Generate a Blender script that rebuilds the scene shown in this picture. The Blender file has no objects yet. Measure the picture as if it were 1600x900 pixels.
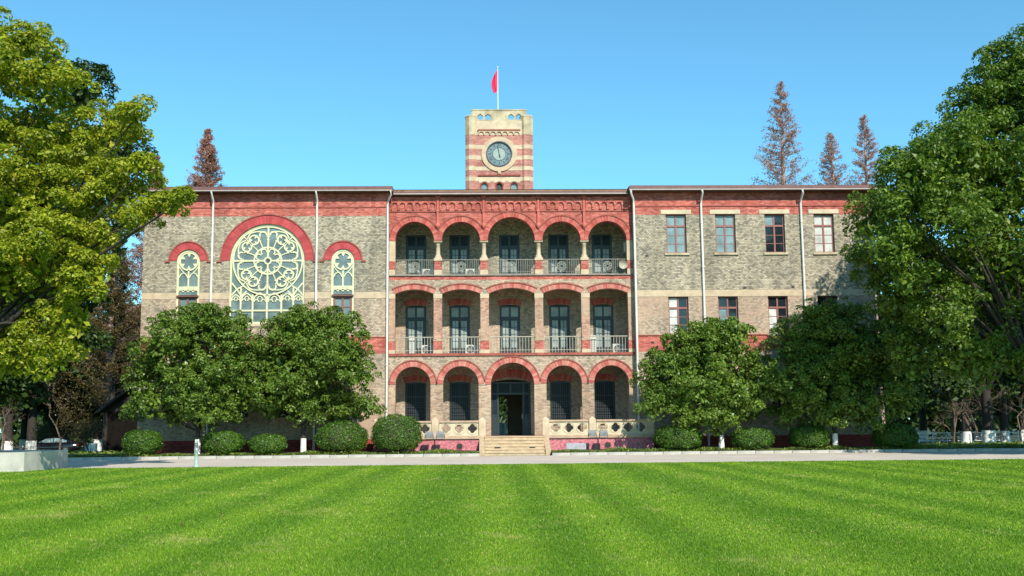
import bpy, math, random
import numpy as np
from mathutils import Matrix, Vector
R_ = math.radians
random.seed(11)
RNG = np.random.default_rng(7)
PI = math.pi

# ------------------------------------------------------------------ camera, sky, sun, exposure
scn = bpy.context.scene
COL = scn.collection
cam_d = bpy.data.cameras.new('camera')
cam_d.lens = 36.0 * 1650 / 1600
cam_d.sensor_width = 36.0
cam_d.clip_end = 2000
cam = bpy.data.objects.new('camera', cam_d)
COL.objects.link(cam)
cam.matrix_world = (Matrix.Translation((-1.7, -62.5, 1.6)) @ Matrix.Rotation(-0.0275, 4, 'Z')
                    @ Matrix.Rotation(PI / 2 + math.atan(215 / 1650), 4, 'X') @ Matrix.Rotation(-0.009, 4, 'Z'))
scn.camera = cam

SUN_EL, SUN_AZ = R_(38), R_(18)          # height; angle to the right of straight behind the camera
world = bpy.data.worlds.new('World')
scn.world = world
world.use_nodes = True
wn = world.node_tree
sky = wn.nodes.new('ShaderNodeTexSky')
sky.sky_type = 'NISHITA'
sky.sun_disc = False
sky.sun_elevation = SUN_EL
sky.sun_rotation = PI - SUN_AZ
sky.air_density = 1.0
sky.dust_density = 0.3
sky.ozone_density = 2.0
bg = wn.nodes['Background']
bg.inputs[1].default_value = 0.12
tint = wn.nodes.new('ShaderNodeMix')
tint.data_type = 'RGBA'
tint.blend_type = 'MULTIPLY'
tint.inputs[0].default_value = 1.0
tint.inputs[7].default_value = (0.64, 1.20, 1.26, 1)
wn.links.new(sky.outputs[0], tint.inputs[6])
wn.links.new(tint.outputs[2], bg.inputs[0])
sun_d = bpy.data.lights.new('sun', 'SUN')
sun_d.energy = 5.0
sun_d.angle = R_(0.5)
sun_d.color = (1.0, 0.93, 0.82)
sun = bpy.data.objects.new('sun', sun_d)
COL.objects.link(sun)
sdir = Vector((math.sin(SUN_AZ) * math.cos(SUN_EL), -math.cos(SUN_AZ) * math.cos(SUN_EL), math.sin(SUN_EL)))
sun.rotation_euler = sdir.to_track_quat('Z', 'Y').to_euler()
sun.location = (10, -40, 40)
scn.view_settings.view_transform = 'Standard'
scn.view_settings.look = 'None'
scn.view_settings.exposure = 0.42
scn.view_settings.gamma = 1.0

# ------------------------------------------------------------------ materials
def new_mat(name):
    m = bpy.data.materials.new(name)
    m.use_nodes = True
    nt = m.node_tree
    return m, nt, nt.nodes['Principled BSDF']

def nd(nt, typ, **kw):
    n = nt.nodes.new(typ)
    for k, v in kw.items():
        setattr(n, k, v)
    return n

def ramp(nt, fac, stops):
    r = nd(nt, 'ShaderNodeValToRGB')
    el = r.color_ramp.elements
    while len(el) < len(stops):
        el.new(0.5)
    for e, (p, c) in zip(el, stops):
        e.position = p
        e.color = (*c, 1)
    nt.links.new(fac, r.inputs[0])
    return r.outputs[0]

def noise(nt, scale, detail=4, vec=None, rough=0.55):
    t = nd(nt, 'ShaderNodeTexNoise')
    t.inputs['Scale'].default_value = scale
    t.inputs['Detail'].default_value = detail
    t.inputs['Roughness'].default_value = rough
    if vec is None:
        vec = nd(nt, 'ShaderNodeTexCoord').outputs['Object']
    nt.links.new(vec, t.inputs['Vector'])
    return t.outputs[0]

def mixc(nt, fac, a, b, typ='MIX'):
    m = nd(nt, 'ShaderNodeMix', data_type='RGBA', blend_type=typ)
    for s, v in ((0, fac), (6, a), (7, b)):
        if hasattr(v, 'is_output'):
            nt.links.new(v, m.inputs[s])
        elif s == 0:
            m.inputs[0].default_value = v
        else:
            m.inputs[s].default_value = (*v, 1)
    return m.outputs[2]

def bump(nt, bs, height, strength=0.3, dist=0.02):
    b = nd(nt, 'ShaderNodeBump')
    b.inputs['Strength'].default_value = strength
    b.inputs['Distance'].default_value = dist
    nt.links.new(height, b.inputs['Height'])
    nt.links.new(b.outputs[0], bs.inputs['Normal'])

def plain(name, c, rough=0.7, var=0.25, scale=6.0, metal=0.0, bmp=0.0, spec=0.5):
    m, nt, bs = new_mat(name)
    bs.inputs['Roughness'].default_value = rough
    bs.inputs['Metallic'].default_value = metal
    bs.inputs['Specular IOR Level'].default_value = spec
    n = noise(nt, scale, 6)
    lo = tuple(x * (1 - var) for x in c)
    hi = tuple(min(1, x * (1 + var)) for x in c)
    nt.links.new(ramp(nt, n, [(0.3, lo), (0.7, hi)]), bs.inputs['Base Color'])
    if bmp:
        bump(nt, bs, noise(nt, scale * 6, 5), bmp)
    return m

def brick(name, cols, mortar, bw=0.25, rh=0.08, stain=0.35, msize=0.010, tint=None):
    m, nt, bs = new_mat(name)
    bs.inputs['Roughness'].default_value = 0.9
    bs.inputs['Specular IOR Level'].default_value = 0.2
    tc = nd(nt, 'ShaderNodeTexCoord').outputs['Object']
    sp = nd(nt, 'ShaderNodeSeparateXYZ')
    nt.links.new(tc, sp.inputs[0])
    ad = nd(nt, 'ShaderNodeMath', operation='ADD')
    nt.links.new(sp.outputs[0], ad.inputs[0])
    nt.links.new(sp.outputs[1], ad.inputs[1])
    cb = nd(nt, 'ShaderNodeCombineXYZ')
    nt.links.new(ad.outputs[0], cb.inputs[0])
    nt.links.new(sp.outputs[2], cb.inputs[1])
    bt = nd(nt, 'ShaderNodeTexBrick')
    bt.inputs['Scale'].default_value = 1.0
    bt.inputs['Brick Width'].default_value = bw
    bt.inputs['Row Height'].default_value = rh
    bt.inputs['Mortar Size'].default_value = msize
    bt.inputs['Mortar Smooth'].default_value = 0.2
    bt.inputs['Bias'].default_value = 0.0
    bt.inputs['Color1'].default_value = (0, 0, 0, 1)
    bt.inputs['Color2'].default_value = (1, 1, 1, 1)
    bt.inputs['Mortar'].default_value = (0.5, 0.5, 0.5, 1)
    nt.links.new(cb.outputs[0], bt.inputs['Vector'])
    k = len(cols)
    bc = ramp(nt, bt.outputs['Color'], [((i + 0.5) / k, c) for i, c in enumerate(cols)])
    c = mixc(nt, bt.outputs['Fac'], bc, mortar)
    n1 = noise(nt, 0.55, 6, tc, 0.65)
    s1 = ramp(nt, n1, [(0.32, (1 - stain, 1 - stain, 1 - stain * 0.95)), (0.66, (1.12, 1.1, 1.08))])
    c = mixc(nt, 1.0, c, s1, 'MULTIPLY')
    n2 = noise(nt, 14.0, 3, tc)
    s2 = ramp(nt, n2, [(0.3, (0.8, 0.8, 0.8)), (0.7, (1.15, 1.15, 1.15))])
    c = mixc(nt, 1.0, c, s2, 'MULTIPLY')
    mp = nd(nt, 'ShaderNodeMapping')                       # rain streaks run down the wall
    mp.inputs['Scale'].default_value = (1.6, 1.6, 0.13)
    nt.links.new(tc, mp.inputs[0])
    n4 = noise(nt, 1.0, 6, mp.outputs[0], 0.65)
    c = mixc(nt, 1.0, c, ramp(nt, n4, [(0.34, (0.80, 0.79, 0.78)), (0.52, (1.0, 1.0, 1.0)), (0.7, (1.08, 1.08, 1.07))]), 'MULTIPLY')
    if tint:
        n3 = noise(nt, 0.3, 5, tc, 0.7)
        c = mixc(nt, ramp(nt, n3, [(0.45, (0, 0, 0)), (0.65, (0.7, 0.7, 0.7))]), c, tint)
    nt.links.new(c, bs.inputs['Base Color'])
    inv = nd(nt, 'ShaderNodeMath', operation='SUBTRACT')
    inv.inputs[0].default_value = 1.0
    nt.links.new(bt.outputs['Fac'], inv.inputs[1])
    bump(nt, bs, inv.outputs[0], 0.6, 0.012)
    return m

def island(name, cols, rough=0.9, sc=2.0):
    """colour that varies from block to block of one mesh"""
    m, nt, bs = new_mat(name)
    bs.inputs['Roughness'].default_value = rough
    bs.inputs['Specular IOR Level'].default_value = 0.25
    g = nd(nt, 'ShaderNodeNewGeometry').outputs['Random Per Island']
    c = ramp(nt, g, [(i / max(1, len(cols) - 1), c) for i, c in enumerate(cols)])
    n = noise(nt, sc, 5)
    c = mixc(nt, 1.0, c, ramp(nt, n, [(0.3, (0.72, 0.72, 0.72)), (0.7, (1.15, 1.15, 1.15))]), 'MULTIPLY')
    nt.links.new(c, bs.inputs['Base Color'])
    return m

def leafmat(name, cols, trans=0.35, clump=0.9, rough=0.45, spec=0.35):
    m, nt, bs = new_mat(name)
    bs.inputs['Roughness'].default_value = rough
    bs.inputs['Specular IOR Level'].default_value = spec
    g = nd(nt, 'ShaderNodeNewGeometry').outputs['Random Per Island']
    c = ramp(nt, g, [(i / max(1, len(cols) - 1), c) for i, c in enumerate(cols)])
    n = noise(nt, clump, 3)
    c = mixc(nt, 1.0, c, ramp(nt, n, [(0.3, (0.72, 0.75, 0.75)), (0.7, (1.25, 1.2, 1.1))]), 'MULTIPLY')
    nt.links.new(c, bs.inputs['Base Color'])
    tr = nd(nt, 'ShaderNodeBsdfTranslucent')
    nt.links.new(mixc(nt, 1.0, c, (1.1, 1.2, 0.6), 'MULTIPLY'), tr.inputs[0])
    mx = nd(nt, 'ShaderNodeMixShader')
    mx.inputs[0].default_value = trans
    nt.links.new(bs.outputs[0], mx.inputs[1])
    nt.links.new(tr.outputs[0], mx.inputs[2])
    nt.links.new(mx.outputs[0], nt.nodes['Material Output'].inputs[0])
    return m

def glass(name, c, rough=0.06, spec=0.5):
    m, nt, bs = new_mat(name)
    bs.inputs['Roughness'].default_value = rough
    bs.inputs['Specular IOR Level'].default_value = spec
    n = noise(nt, 1.7, 2)
    nt.links.new(ramp(nt, n, [(0.3, tuple(x * 0.7 for x in c)), (0.7, tuple(x * 1.25 for x in c))]), bs.inputs['Base Color'])
    bump(nt, bs, noise(nt, 2.5, 1), 0.08, 0.05)
    return m

M = {}
GREY = [(0.20, 0.185, 0.14), (0.285, 0.26, 0.195), (0.345, 0.31, 0.225), (0.395, 0.35, 0.25), (0.46, 0.41, 0.305)]
TAN = [(0.24, 0.205, 0.16), (0.35, 0.29, 0.215), (0.41, 0.335, 0.245), (0.455, 0.37, 0.265), (0.52, 0.425, 0.315)]
M['grey_brick'] = brick('grey_brick', GREY, (0.21, 0.185, 0.15), 0.17, 0.09, 0.2, 0.011)
M['tan_brick'] = brick('tan_brick', TAN, (0.25, 0.21, 0.165), 0.17, 0.09, 0.22, 0.011, tint=(0.44, 0.29, 0.21))
M['pink_brick'] = brick('pink_brick', [(0.26, 0.18, 0.13), (0.40, 0.26, 0.18), (0.48, 0.29, 0.20), (0.50, 0.38, 0.26)], (0.42, 0.36, 0.28), tint=(0.40, 0.33, 0.22))
M['rose_brick'] = brick('rose_brick', [(0.30, 0.16, 0.12), (0.42, 0.22, 0.16), (0.48, 0.25, 0.18), (0.50, 0.32, 0.23)], (0.42, 0.32, 0.25), 0.19, 0.105, tint=(0.42, 0.32, 0.22))
M['red_brick'] = brick('red_brick', [(0.32, 0.07, 0.052), (0.42, 0.10, 0.076), (0.47, 0.125, 0.098), (0.52, 0.18, 0.145)], (0.42, 0.17, 0.14), stain=0.3)
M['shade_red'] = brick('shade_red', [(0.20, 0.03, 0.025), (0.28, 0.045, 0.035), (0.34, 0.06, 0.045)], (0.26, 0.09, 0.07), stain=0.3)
M['tower_stone'] = plain('tower_stone', (0.47, 0.38, 0.265), 0.85, 0.2, 2.5, bmp=0.15)
M['tower_red'] = brick('tower_red', [(0.36, 0.14, 0.115), (0.44, 0.18, 0.15), (0.48, 0.24, 0.195)], (0.43, 0.27, 0.22), stain=0.3)
M['voussoir'] = island('voussoir', [(0.34, 0.065, 0.055), (0.43, 0.10, 0.08), (0.48, 0.14, 0.11), (0.40, 0.085, 0.068), (0.52, 0.19, 0.15)])
M['voussoir_pink'] = island('voussoir_pink', [(0.36, 0.09, 0.075), (0.45, 0.13, 0.105), (0.50, 0.21, 0.165), (0.40, 0.10, 0.085), (0.52, 0.27, 0.21)])
M['voussoir_rose'] = island('voussoir_rose', [(0.38, 0.055, 0.06), (0.43, 0.07, 0.075), (0.46, 0.085, 0.085)])
M['mould'] = plain('mould', (0.26, 0.07, 0.05), 0.85, 0.35, 3)
M['stone'] = plain('stone', (0.45, 0.355, 0.24), 0.85, 0.18, 2.5, bmp=0.15)
M['stone_pale'] = plain('stone_pale', (0.47, 0.41, 0.28), 0.85, 0.16, 2.0, bmp=0.15)
M['stone_weather'] = plain('stone_weather', (0.40, 0.34, 0.22), 0.9, 0.4, 1.6, bmp=0.2)
M['tracery'] = plain('tracery', (0.54, 0.53, 0.34), 0.6, 0.12, 3)
M['step_stone'] = plain('step_stone', (0.43, 0.32, 0.20), 0.85, 0.2, 3.5, bmp=0.1)
M['granite'] = plain('granite', (0.42, 0.13, 0.15), 0.7, 0.55, 9, bmp=0.3)
M['plaster'] = plain('plaster', (0.52, 0.48, 0.38), 0.9, 0.1, 1)
M['floor'] = plain('floor', (0.28, 0.17, 0.12), 0.8, 0.2, 3)
M['eave_wood'] = plain('eave_wood', (0.13, 0.055, 0.05), 0.6, 0.25, 4)
M['soffit'] = plain('soffit', (0.09, 0.045, 0.035), 0.8, 0.25, 4)
M['gutter'] = plain('gutter', (0.34, 0.31, 0.28), 0.5, 0.12, 3)
M['pipe'] = plain('pipe', (0.60, 0.59, 0.54), 0.45, 0.10, 1.5)
M['roof'] = plain('roof', (0.22, 0.13, 0.07), 0.85, 0.35, 3, bmp=0.3)
M['door_paint'] = plain('door_paint', (0.012, 0.022, 0.026), 0.45, 0.3, 4)
M['iron'] = plain('iron', (0.03, 0.034, 0.034), 0.5, 0.3, 8)
M['rail_paint'] = plain('rail_paint', (0.34, 0.32, 0.25), 0.5, 0.2, 6)
M['rail_iron'] = plain('rail_iron', (0.20, 0.19, 0.15), 0.6, 0.35, 6)
M['brown_frame'] = plain('brown_frame', (0.22, 0.075, 0.06), 0.55, 0.2, 5)
M['dark_brown'] = plain('dark_brown', (0.12, 0.05, 0.035), 0.55, 0.2, 5)
M['glass_dark'] = glass('glass_dark', (0.012, 0.018, 0.022))
M['glass_blue'] = glass('glass_blue', (0.17, 0.25, 0.26), 0.18)
M['glass_white'] = glass('glass_white', (0.50, 0.52, 0.48), 0.2)
M['glass_lead'] = glass('glass_lead', (0.13, 0.18, 0.18), 0.2)
M['glass_door'] = glass('glass_door', (0.26, 0.31, 0.29), 0.3, 0.25)
M['glass_dim'] = glass('glass_dim', (0.015, 0.022, 0.03), 0.35, 0.12)
M['ac_white'] = plain('ac_white', (0.46, 0.46, 0.41), 0.5, 0.12, 4)
M['metal_grey'] = plain('metal_grey', (0.30, 0.31, 0.31), 0.4, 0.2, 6, metal=0.4)
M['black'] = plain('black', (0.012, 0.012, 0.013), 0.5, 0.3, 5)
M['white_paint'] = plain('white_paint', (0.66, 0.66, 0.62), 0.8, 0.18, 5, bmp=0.2)
M['concrete'] = plain('concrete', (0.42, 0.41, 0.36), 0.85, 0.18, 1.8, bmp=0.2)
M['kerb'] = island('kerb', [(0.30, 0.29, 0.26), (0.38, 0.37, 0.33), (0.44, 0.42, 0.38)])
M['plaque'] = plain('plaque', (0.20, 0.20, 0.23), 0.5, 0.25, 6)
M['bollard'] = plain('bollard', (0.26, 0.36, 0.33), 0.6, 0.25, 9)
M['flag'] = plain('flag', (0.75, 0.025, 0.09), 0.7, 0.1, 3)
M['bark'] = plain('bark', (0.032, 0.026, 0.02), 0.9, 0.4, 7, bmp=0.5)
M['bark_red'] = plain('bark_red', (0.30, 0.20, 0.17), 0.9, 0.3, 6)
M['twig'] = plain('twig', (0.13, 0.09, 0.065), 0.9, 0.3, 6)
M['dial'] = plain('dial', (0.12, 0.19, 0.22), 0.4, 0.15, 5)
M['dial_mid'] = plain('dial_mid', (0.22, 0.29, 0.26), 0.5, 0.12, 5)
M['dial_dark'] = plain('dial_dark', (0.02, 0.03, 0.04), 0.5, 0.2, 5)
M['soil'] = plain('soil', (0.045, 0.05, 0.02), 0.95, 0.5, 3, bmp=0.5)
M['ground'] = plain('ground', (0.05, 0.06, 0.022), 0.95, 0.5, 0.8, bmp=0.4)
M['car_paint'] = plain('car_paint', (0.008, 0.009, 0.012), 0.15, 0.1, 2, spec=0.8)
M['rubber'] = plain('rubber', (0.02, 0.02, 0.02), 0.9, 0.2, 8)
M['chrome'] = plain('chrome', (0.55, 0.56, 0.58), 0.25, 0.1, 5, metal=0.9)
M['tail_light'] = plain('tail_light', (0.35, 0.01, 0.01), 0.2, 0.1, 5)
M['pavilion_shade'] = plain('pavilion_shade', (0.010, 0.008, 0.007), 0.95, 0.3, 5, spec=0.05)  # shade inside the pavilion, put into the colour
M['coping'] = plain('coping', (0.40, 0.28, 0.19), 0.85, 0.2, 3)
M['slate'] = plain('slate', (0.035, 0.033, 0.032), 0.8, 0.3, 5, bmp=0.3)
M['blue_paint'] = plain('blue_paint', (0.05, 0.13, 0.30), 0.4, 0.2, 5)

M['leaf_yellow'] = leafmat('leaf_yellow', [(0.12, 0.18, 0.012), (0.24, 0.31, 0.02), (0.34, 0.39, 0.028), (0.44, 0.42, 0.045), (0.19, 0.26, 0.018)], 0.42)
M['leaf_camphor'] = leafmat('leaf_camphor', [(0.05, 0.105, 0.012), (0.09, 0.165, 0.019), (0.125, 0.205, 0.024), (0.19, 0.26, 0.034)], 0.3)
M['leaf_dark'] = leafmat('leaf_dark', [(0.022, 0.048, 0.010), (0.035, 0.070, 0.013), (0.05, 0.09, 0.016)], 0.2)
M['leaf_osmanthus'] = leafmat('leaf_osmanthus', [(0.06, 0.125, 0.015), (0.10, 0.18, 0.022), (0.14, 0.22, 0.03), (0.18, 0.25, 0.05)], 0.22, rough=0.4)
M['leaf_bush'] = leafmat('leaf_bush', [(0.03, 0.085, 0.008), (0.06, 0.135, 0.012), (0.09, 0.18, 0.02)], 0.2, rough=0.4)
M['leaf_redwood'] = leafmat('leaf_redwood', [(0.30, 0.13, 0.11), (0.40, 0.20, 0.17), (0.46, 0.29, 0.24)], 0.4, 0.3)
M['leaf_brown'] = leafmat('leaf_brown', [(0.09, 0.07, 0.02), (0.14, 0.09, 0.03), (0.10, 0.10, 0.03)], 0.3, 0.5)
M['leaf_cover'] = leafmat('leaf_cover', [(0.06, 0.11, 0.015), (0.12, 0.19, 0.02), (0.24, 0.28, 0.06)], 0.3, 2)

def grass_material():
    m, nt, bs = new_mat('grass')
    bs.inputs['Roughness'].default_value = 0.6
    bs.inputs['Specular IOR Level'].default_value = 0.25
    tc = nd(nt, 'ShaderNodeTexCoord').outputs['Object']
    sp = nd(nt, 'ShaderNodeSeparateXYZ')
    nt.links.new(tc, sp.inputs[0])
    wob = nd(nt, 'ShaderNodeMath', operation='MULTIPLY_ADD')      # sheen of mown swaths along y, painted as colour, wavering a little
    nt.links.new(noise(nt, 0.10, 3, tc), wob.inputs[0])
    wob.inputs[1].default_value = 0.4
    nt.links.new(sp.outputs[0], wob.inputs[2])
    w2 = nd(nt, 'ShaderNodeMath', operation='SINE')               # uneven swath widths
    nt.links.new(sp.outputs[0], w2.inputs[0])
    w3 = nd(nt, 'ShaderNodeMath', operation='MULTIPLY_ADD')
    nt.links.new(w2.outputs[0], w3.inputs[0])
    w3.inputs[1].default_value = 0.35
    nt.links.new(wob.outputs[0], w3.inputs[2])
    wob = w3
    s = nd(nt, 'ShaderNodeMath', operation='MULTIPLY')
    nt.links.new(wob.outputs[0], s.inputs[0])
    s.inputs[1].default_value = 2 * PI / 2.1
    si = nd(nt, 'ShaderNodeMath', operation='SINE')
    nt.links.new(s.outputs[0], si.inputs[0])
    h = nd(nt, 'ShaderNodeMath', operation='MULTIPLY_ADD')
    nt.links.new(si.outputs[0], h.inputs[0])
    h.inputs[1].default_value = 0.5
    h.inputs[2].default_value = 0.5
    g = nd(nt, 'ShaderNodeNewGeometry').outputs['Random Per Island']
    blade = ramp(nt, g, [(0.0, (0.08, 0.185, 0.008)), (0.5, (0.135, 0.27, 0.010)), (0.95, (0.205, 0.345, 0.022)), (0.965, (0.38, 0.38, 0.10)), (1.0, (0.44, 0.40, 0.14))])
    sw = ramp(nt, h.outputs[0], [(0.1, (0.80, 0.88, 0.8)), (0.9, (1.17, 1.10, 1.15))])  # lighter and darker swath sheen put into the blade colour
    c = mixc(nt, 1.0, blade, sw, 'MULTIPLY')
    n = noise(nt, 0.45, 6, tc, 0.7)
    c = mixc(nt, 1.0, c, ramp(nt, n, [(0.3, (0.82, 0.88, 0.8)), (0.7, (1.2, 1.1, 1.15))]), 'MULTIPLY')
    mp = nd(nt, 'ShaderNodeMapping')
    mp.inputs['Scale'].default_value = (0.55, 0.35, 1)
    nt.links.new(tc, mp.inputs[0])
    n2 = noise(nt, 1.0, 7, mp.outputs[0], 0.75)
    c = mixc(nt, ramp(nt, n2, [(0.56, (0, 0, 0)), (0.69, (0.7, 0.7, 0.7))]), c, (0.40, 0.40, 0.11))
    nt.links.new(c, bs.inputs['Base Color'])
    tr = nd(nt, 'ShaderNodeBsdfTranslucent')
    nt.links.new(c, tr.inputs[0])
    mx = nd(nt, 'ShaderNodeMixShader')
    mx.inputs[0].default_value = 0.3
    nt.links.new(bs.outputs[0], mx.inputs[1])
    nt.links.new(tr.outputs[0], mx.inputs[2])
    nt.links.new(mx.outputs[0], nt.nodes['Material Output'].inputs[0])
    return m
M['grass'] = grass_material()

def road_material():
    m, nt, bs = new_mat('road')
    bs.inputs['Roughness'].default_value = 0.85
    n = noise(nt, 0.35, 6, None, 0.65)
    c = ramp(nt, n, [(0.3, (0.44, 0.38, 0.31)), (0.7, (0.56, 0.49, 0.41))])
    n2 = noise(nt, 30, 3)
    c = mixc(nt, 1.0, c, ramp(nt, n2, [(0.3, (0.85, 0.85, 0.85)), (0.7, (1.1, 1.1, 1.1))]), 'MULTIPLY')
    nt.links.new(c, bs.inputs['Base Color'])
    bump(nt, bs, n2, 0.2, 0.01)
    return m
M['road'] = road_material()

# ------------------------------------------------------------------ mesh helpers
def link(o, parent=None):
    COL.objects.link(o)
    if parent is not None:
        o.parent = parent
    return o

def tag(o, label=None, cat=None, group=None, kind=None):
    for k, v in (('label', label), ('category', cat), ('group', group), ('kind', kind)):
        if v:
            o[k] = v
    return o

def empty(name, loc=(0, 0, 0), rz=0.0, label=None, cat=None, group=None):
    o = bpy.data.objects.new(name, None)
    o.empty_display_size = 0.2
    o.location = loc
    o.rotation_euler = (0, 0, rz)
    link(o)
    return tag(o, label, cat, group)

def np_mesh(name, V, F, mat, parent=None, smooth=False):
    """V (n,3), F (m,k) with constant k"""
    me = bpy.data.meshes.new(name)
    V = np.ascontiguousarray(V, dtype=np.float32)
    F = np.ascontiguousarray(F, dtype=np.int32)
    m, k = F.shape
    me.vertices.add(len(V))
    me.vertices.foreach_set('co', V.ravel())
    me.loops.add(m * k)
    me.loops.foreach_set('vertex_index', F.ravel())
    me.polygons.add(m)
    me.polygons.foreach_set('loop_start', np.arange(m, dtype=np.int32) * k)
    me.update(calc_edges=True)
    me.materials.append(M[mat])
    o = bpy.data.objects.new(name, me)
    return link(o, parent)

class MB:
    def __init__(s):
        s.v, s.f, s.sm = [], [], []
    def face(s, pts, smooth=False):
        b = len(s.v)
        s.v += [tuple(p) for p in pts]
        s.f.append(tuple(range(b, b + len(pts))))
        s.sm.append(smooth)
    def idx(s, V, F, smooth=False):
        b = len(s.v)
        s.v += [tuple(p) for p in V]
        for f in F:
            s.f.append(tuple(b + i for i in f))
            s.sm.append(smooth)
        return s
    def box(s, x0, x1, y0, y1, z0, z1):
        V = [(x, y, z) for z in (z0, z1) for y in (y0, y1) for x in (x0, x1)]
        return s.idx(V, [(0, 2, 3, 1), (4, 5, 7, 6), (0, 1, 5, 4), (2, 6, 7, 3), (0, 4, 6, 2), (1, 3, 7, 5)])
    def bbox(s, x0, x1, y0, y1, z0, z1, b=0.02):
        """box with chamfered vertical and top edges"""
        def ring(i, z):
            return [(x0 + i, y0, z), (x1 - i, y0, z), (x1, y0 + i, z), (x1, y1 - i, z), (x1 - i, y1, z), (x0 + i, y1, z), (x0, y1 - i, z), (x0, y0 + i, z)]
        def ring2(z):
            return [(x0 + b, y0 + b, z), (x1 - b, y0 + b, z), (x1 - b, y0 + b, z), (x1 - b, y1 - b, z), (x1 - b, y1 - b, z), (x0 + b, y1 - b, z), (x0 + b, y1 - b, z), (x0 + b, y0 + b, z)]
        V = ring(b, z0) + ring(b, z1 - b) + ring2(z1)
        F = []
        for k in range(2):
            for i in range(8):
                F.append((k * 8 + i, k * 8 + (i + 1) % 8, k * 8 + 8 + (i + 1) % 8, k * 8 + 8 + i))
        F.append(tuple(range(16, 24)))
        F.append(tuple(reversed(range(8))))
        return s.idx(V, F)
    def prism(s, poly, y0, y1):
        """poly in (x,z), extruded along y"""
        n = len(poly)
        V = [(x, y0, z) for x, z in poly] + [(x, y1, z) for x, z in poly]
        F = [tuple(range(n)), tuple(reversed(range(n, 2 * n)))] + [(i, i + n, (i + 1) % n + n, (i + 1) % n) for i in range(n)]
        return s.idx(V, F)
    def zprism(s, poly, z0, z1, top=1.0):
        n = len(poly)
        cx = sum(p[0] for p in poly) / n
        cy = sum(p[1] for p in poly) / n
        V = [(x, y, z0) for x, y in poly] + [(cx + (x - cx) * top, cy + (y - cy) * top, z1) for x, y in poly]
        F = [tuple(reversed(range(n))), tuple(range(n, 2 * n))] + [(i, (i + 1) % n, (i + 1) % n + n, i + n) for i in range(n)]
        return s.idx(V, F)
    def tube(s, path, rad, n=6, cap=True):
        P = [Vector(p) for p in path]
        if not hasattr(rad, '__len__'):
            rad = [rad] * len(P)
        V = []
        up = Vector((0, 0, 1))
        for i, p in enumerate(P):
            d = (P[min(i + 1, len(P) - 1)] - P[max(i - 1, 0)]).normalized()
            a = d.cross(up if abs(d.z) < 0.95 else Vector((1, 0, 0))).normalized()
            b = d.cross(a)
            for k in range(n):
                t = 2 * PI * k / n
                V.append(p + (a * math.cos(t) + b * math.sin(t)) * rad[i])
        F = []
        for i in range(len(P) - 1):
            for k in range(n):
                F.append((i * n + k, i * n + (k + 1) % n, (i + 1) * n + (k + 1) % n, (i + 1) * n + k))
        s.idx(V, F, True)
        if cap:
            s.face(V[:n][::-1])
            s.face(V[-n:])
        return s
    def ribbon(s, pts, w, y0, y1, closed=False):
        """flat bar of width w following (x,z) points"""
        n = len(pts)
        P = [Vector(p) for p in pts]
        L, Rr = [], []
        for i in range(n):
            a = P[(i - 1) % n] if (closed or i) else P[i]
            b = P[(i + 1) % n] if (closed or i < n - 1) else P[i]
            d = (b - a)
            d = d.normalized() if d.length > 1e-9 else Vector((1, 0))
            nn = Vector((-d.y, d.x)) * (w / 2)
            L.append(P[i] + nn)
            Rr.append(P[i] - nn)
        V = [(p.x, y0, p.y) for p in L] + [(p.x, y0, p.y) for p in Rr] + [(p.x, y1, p.y) for p in L] + [(p.x, y1, p.y) for p in Rr]
        F = []
        for i in range(n if closed else n - 1):
            j = (i + 1) % n
            F += [(i, j, n + j, n + i), (2 * n + i, 3 * n + i, 3 * n + j, 2 * n + j), (i, 2 * n + i, 2 * n + j, j), (n + i, n + j, 3 * n + j, 3 * n + i)]
        if not closed:
            F += [(0, n, 3 * n, 2 * n), (n - 1, 3 * n - 1, 4 * n - 1, 2 * n - 1)]
        return s.idx(V, F)
    def lathe(s, cx, cy, prof, n=16):
        V, F = [], []
        for r, z in prof:
            for k in range(n):
                t = 2 * PI * k / n
                V.append((cx + r * math.cos(t), cy + r * math.sin(t), z))
        for i in range(len(prof) - 1):
            for k in range(n):
                F.append((i * n + k, i * n + (k + 1) % n, (i + 1) * n + (k + 1) % n, (i + 1) * n + k))
        s.idx(V, F, True)
        s.face(V[:n][::-1])
        s.face(V[-n:])
        return s
    def build(s, name, mat, parent=None):
        me = bpy.data.meshes.new(name)
        me.from_pydata(s.v, [], s.f)
        me.update()
        if any(s.sm):
            me.polygons.foreach_set('use_smooth', s.sm)
        me.materials.append(M[mat])
        return link(bpy.data.objects.new(name, me), parent)

def arc(cx, cz, r, a0, a1, n=16):
    return [(cx + r * math.cos(R_(a0 + (a1 - a0) * i / n)), cz + r * math.sin(R_(a0 + (a1 - a0) * i / n))) for i in range(n + 1)]

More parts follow.
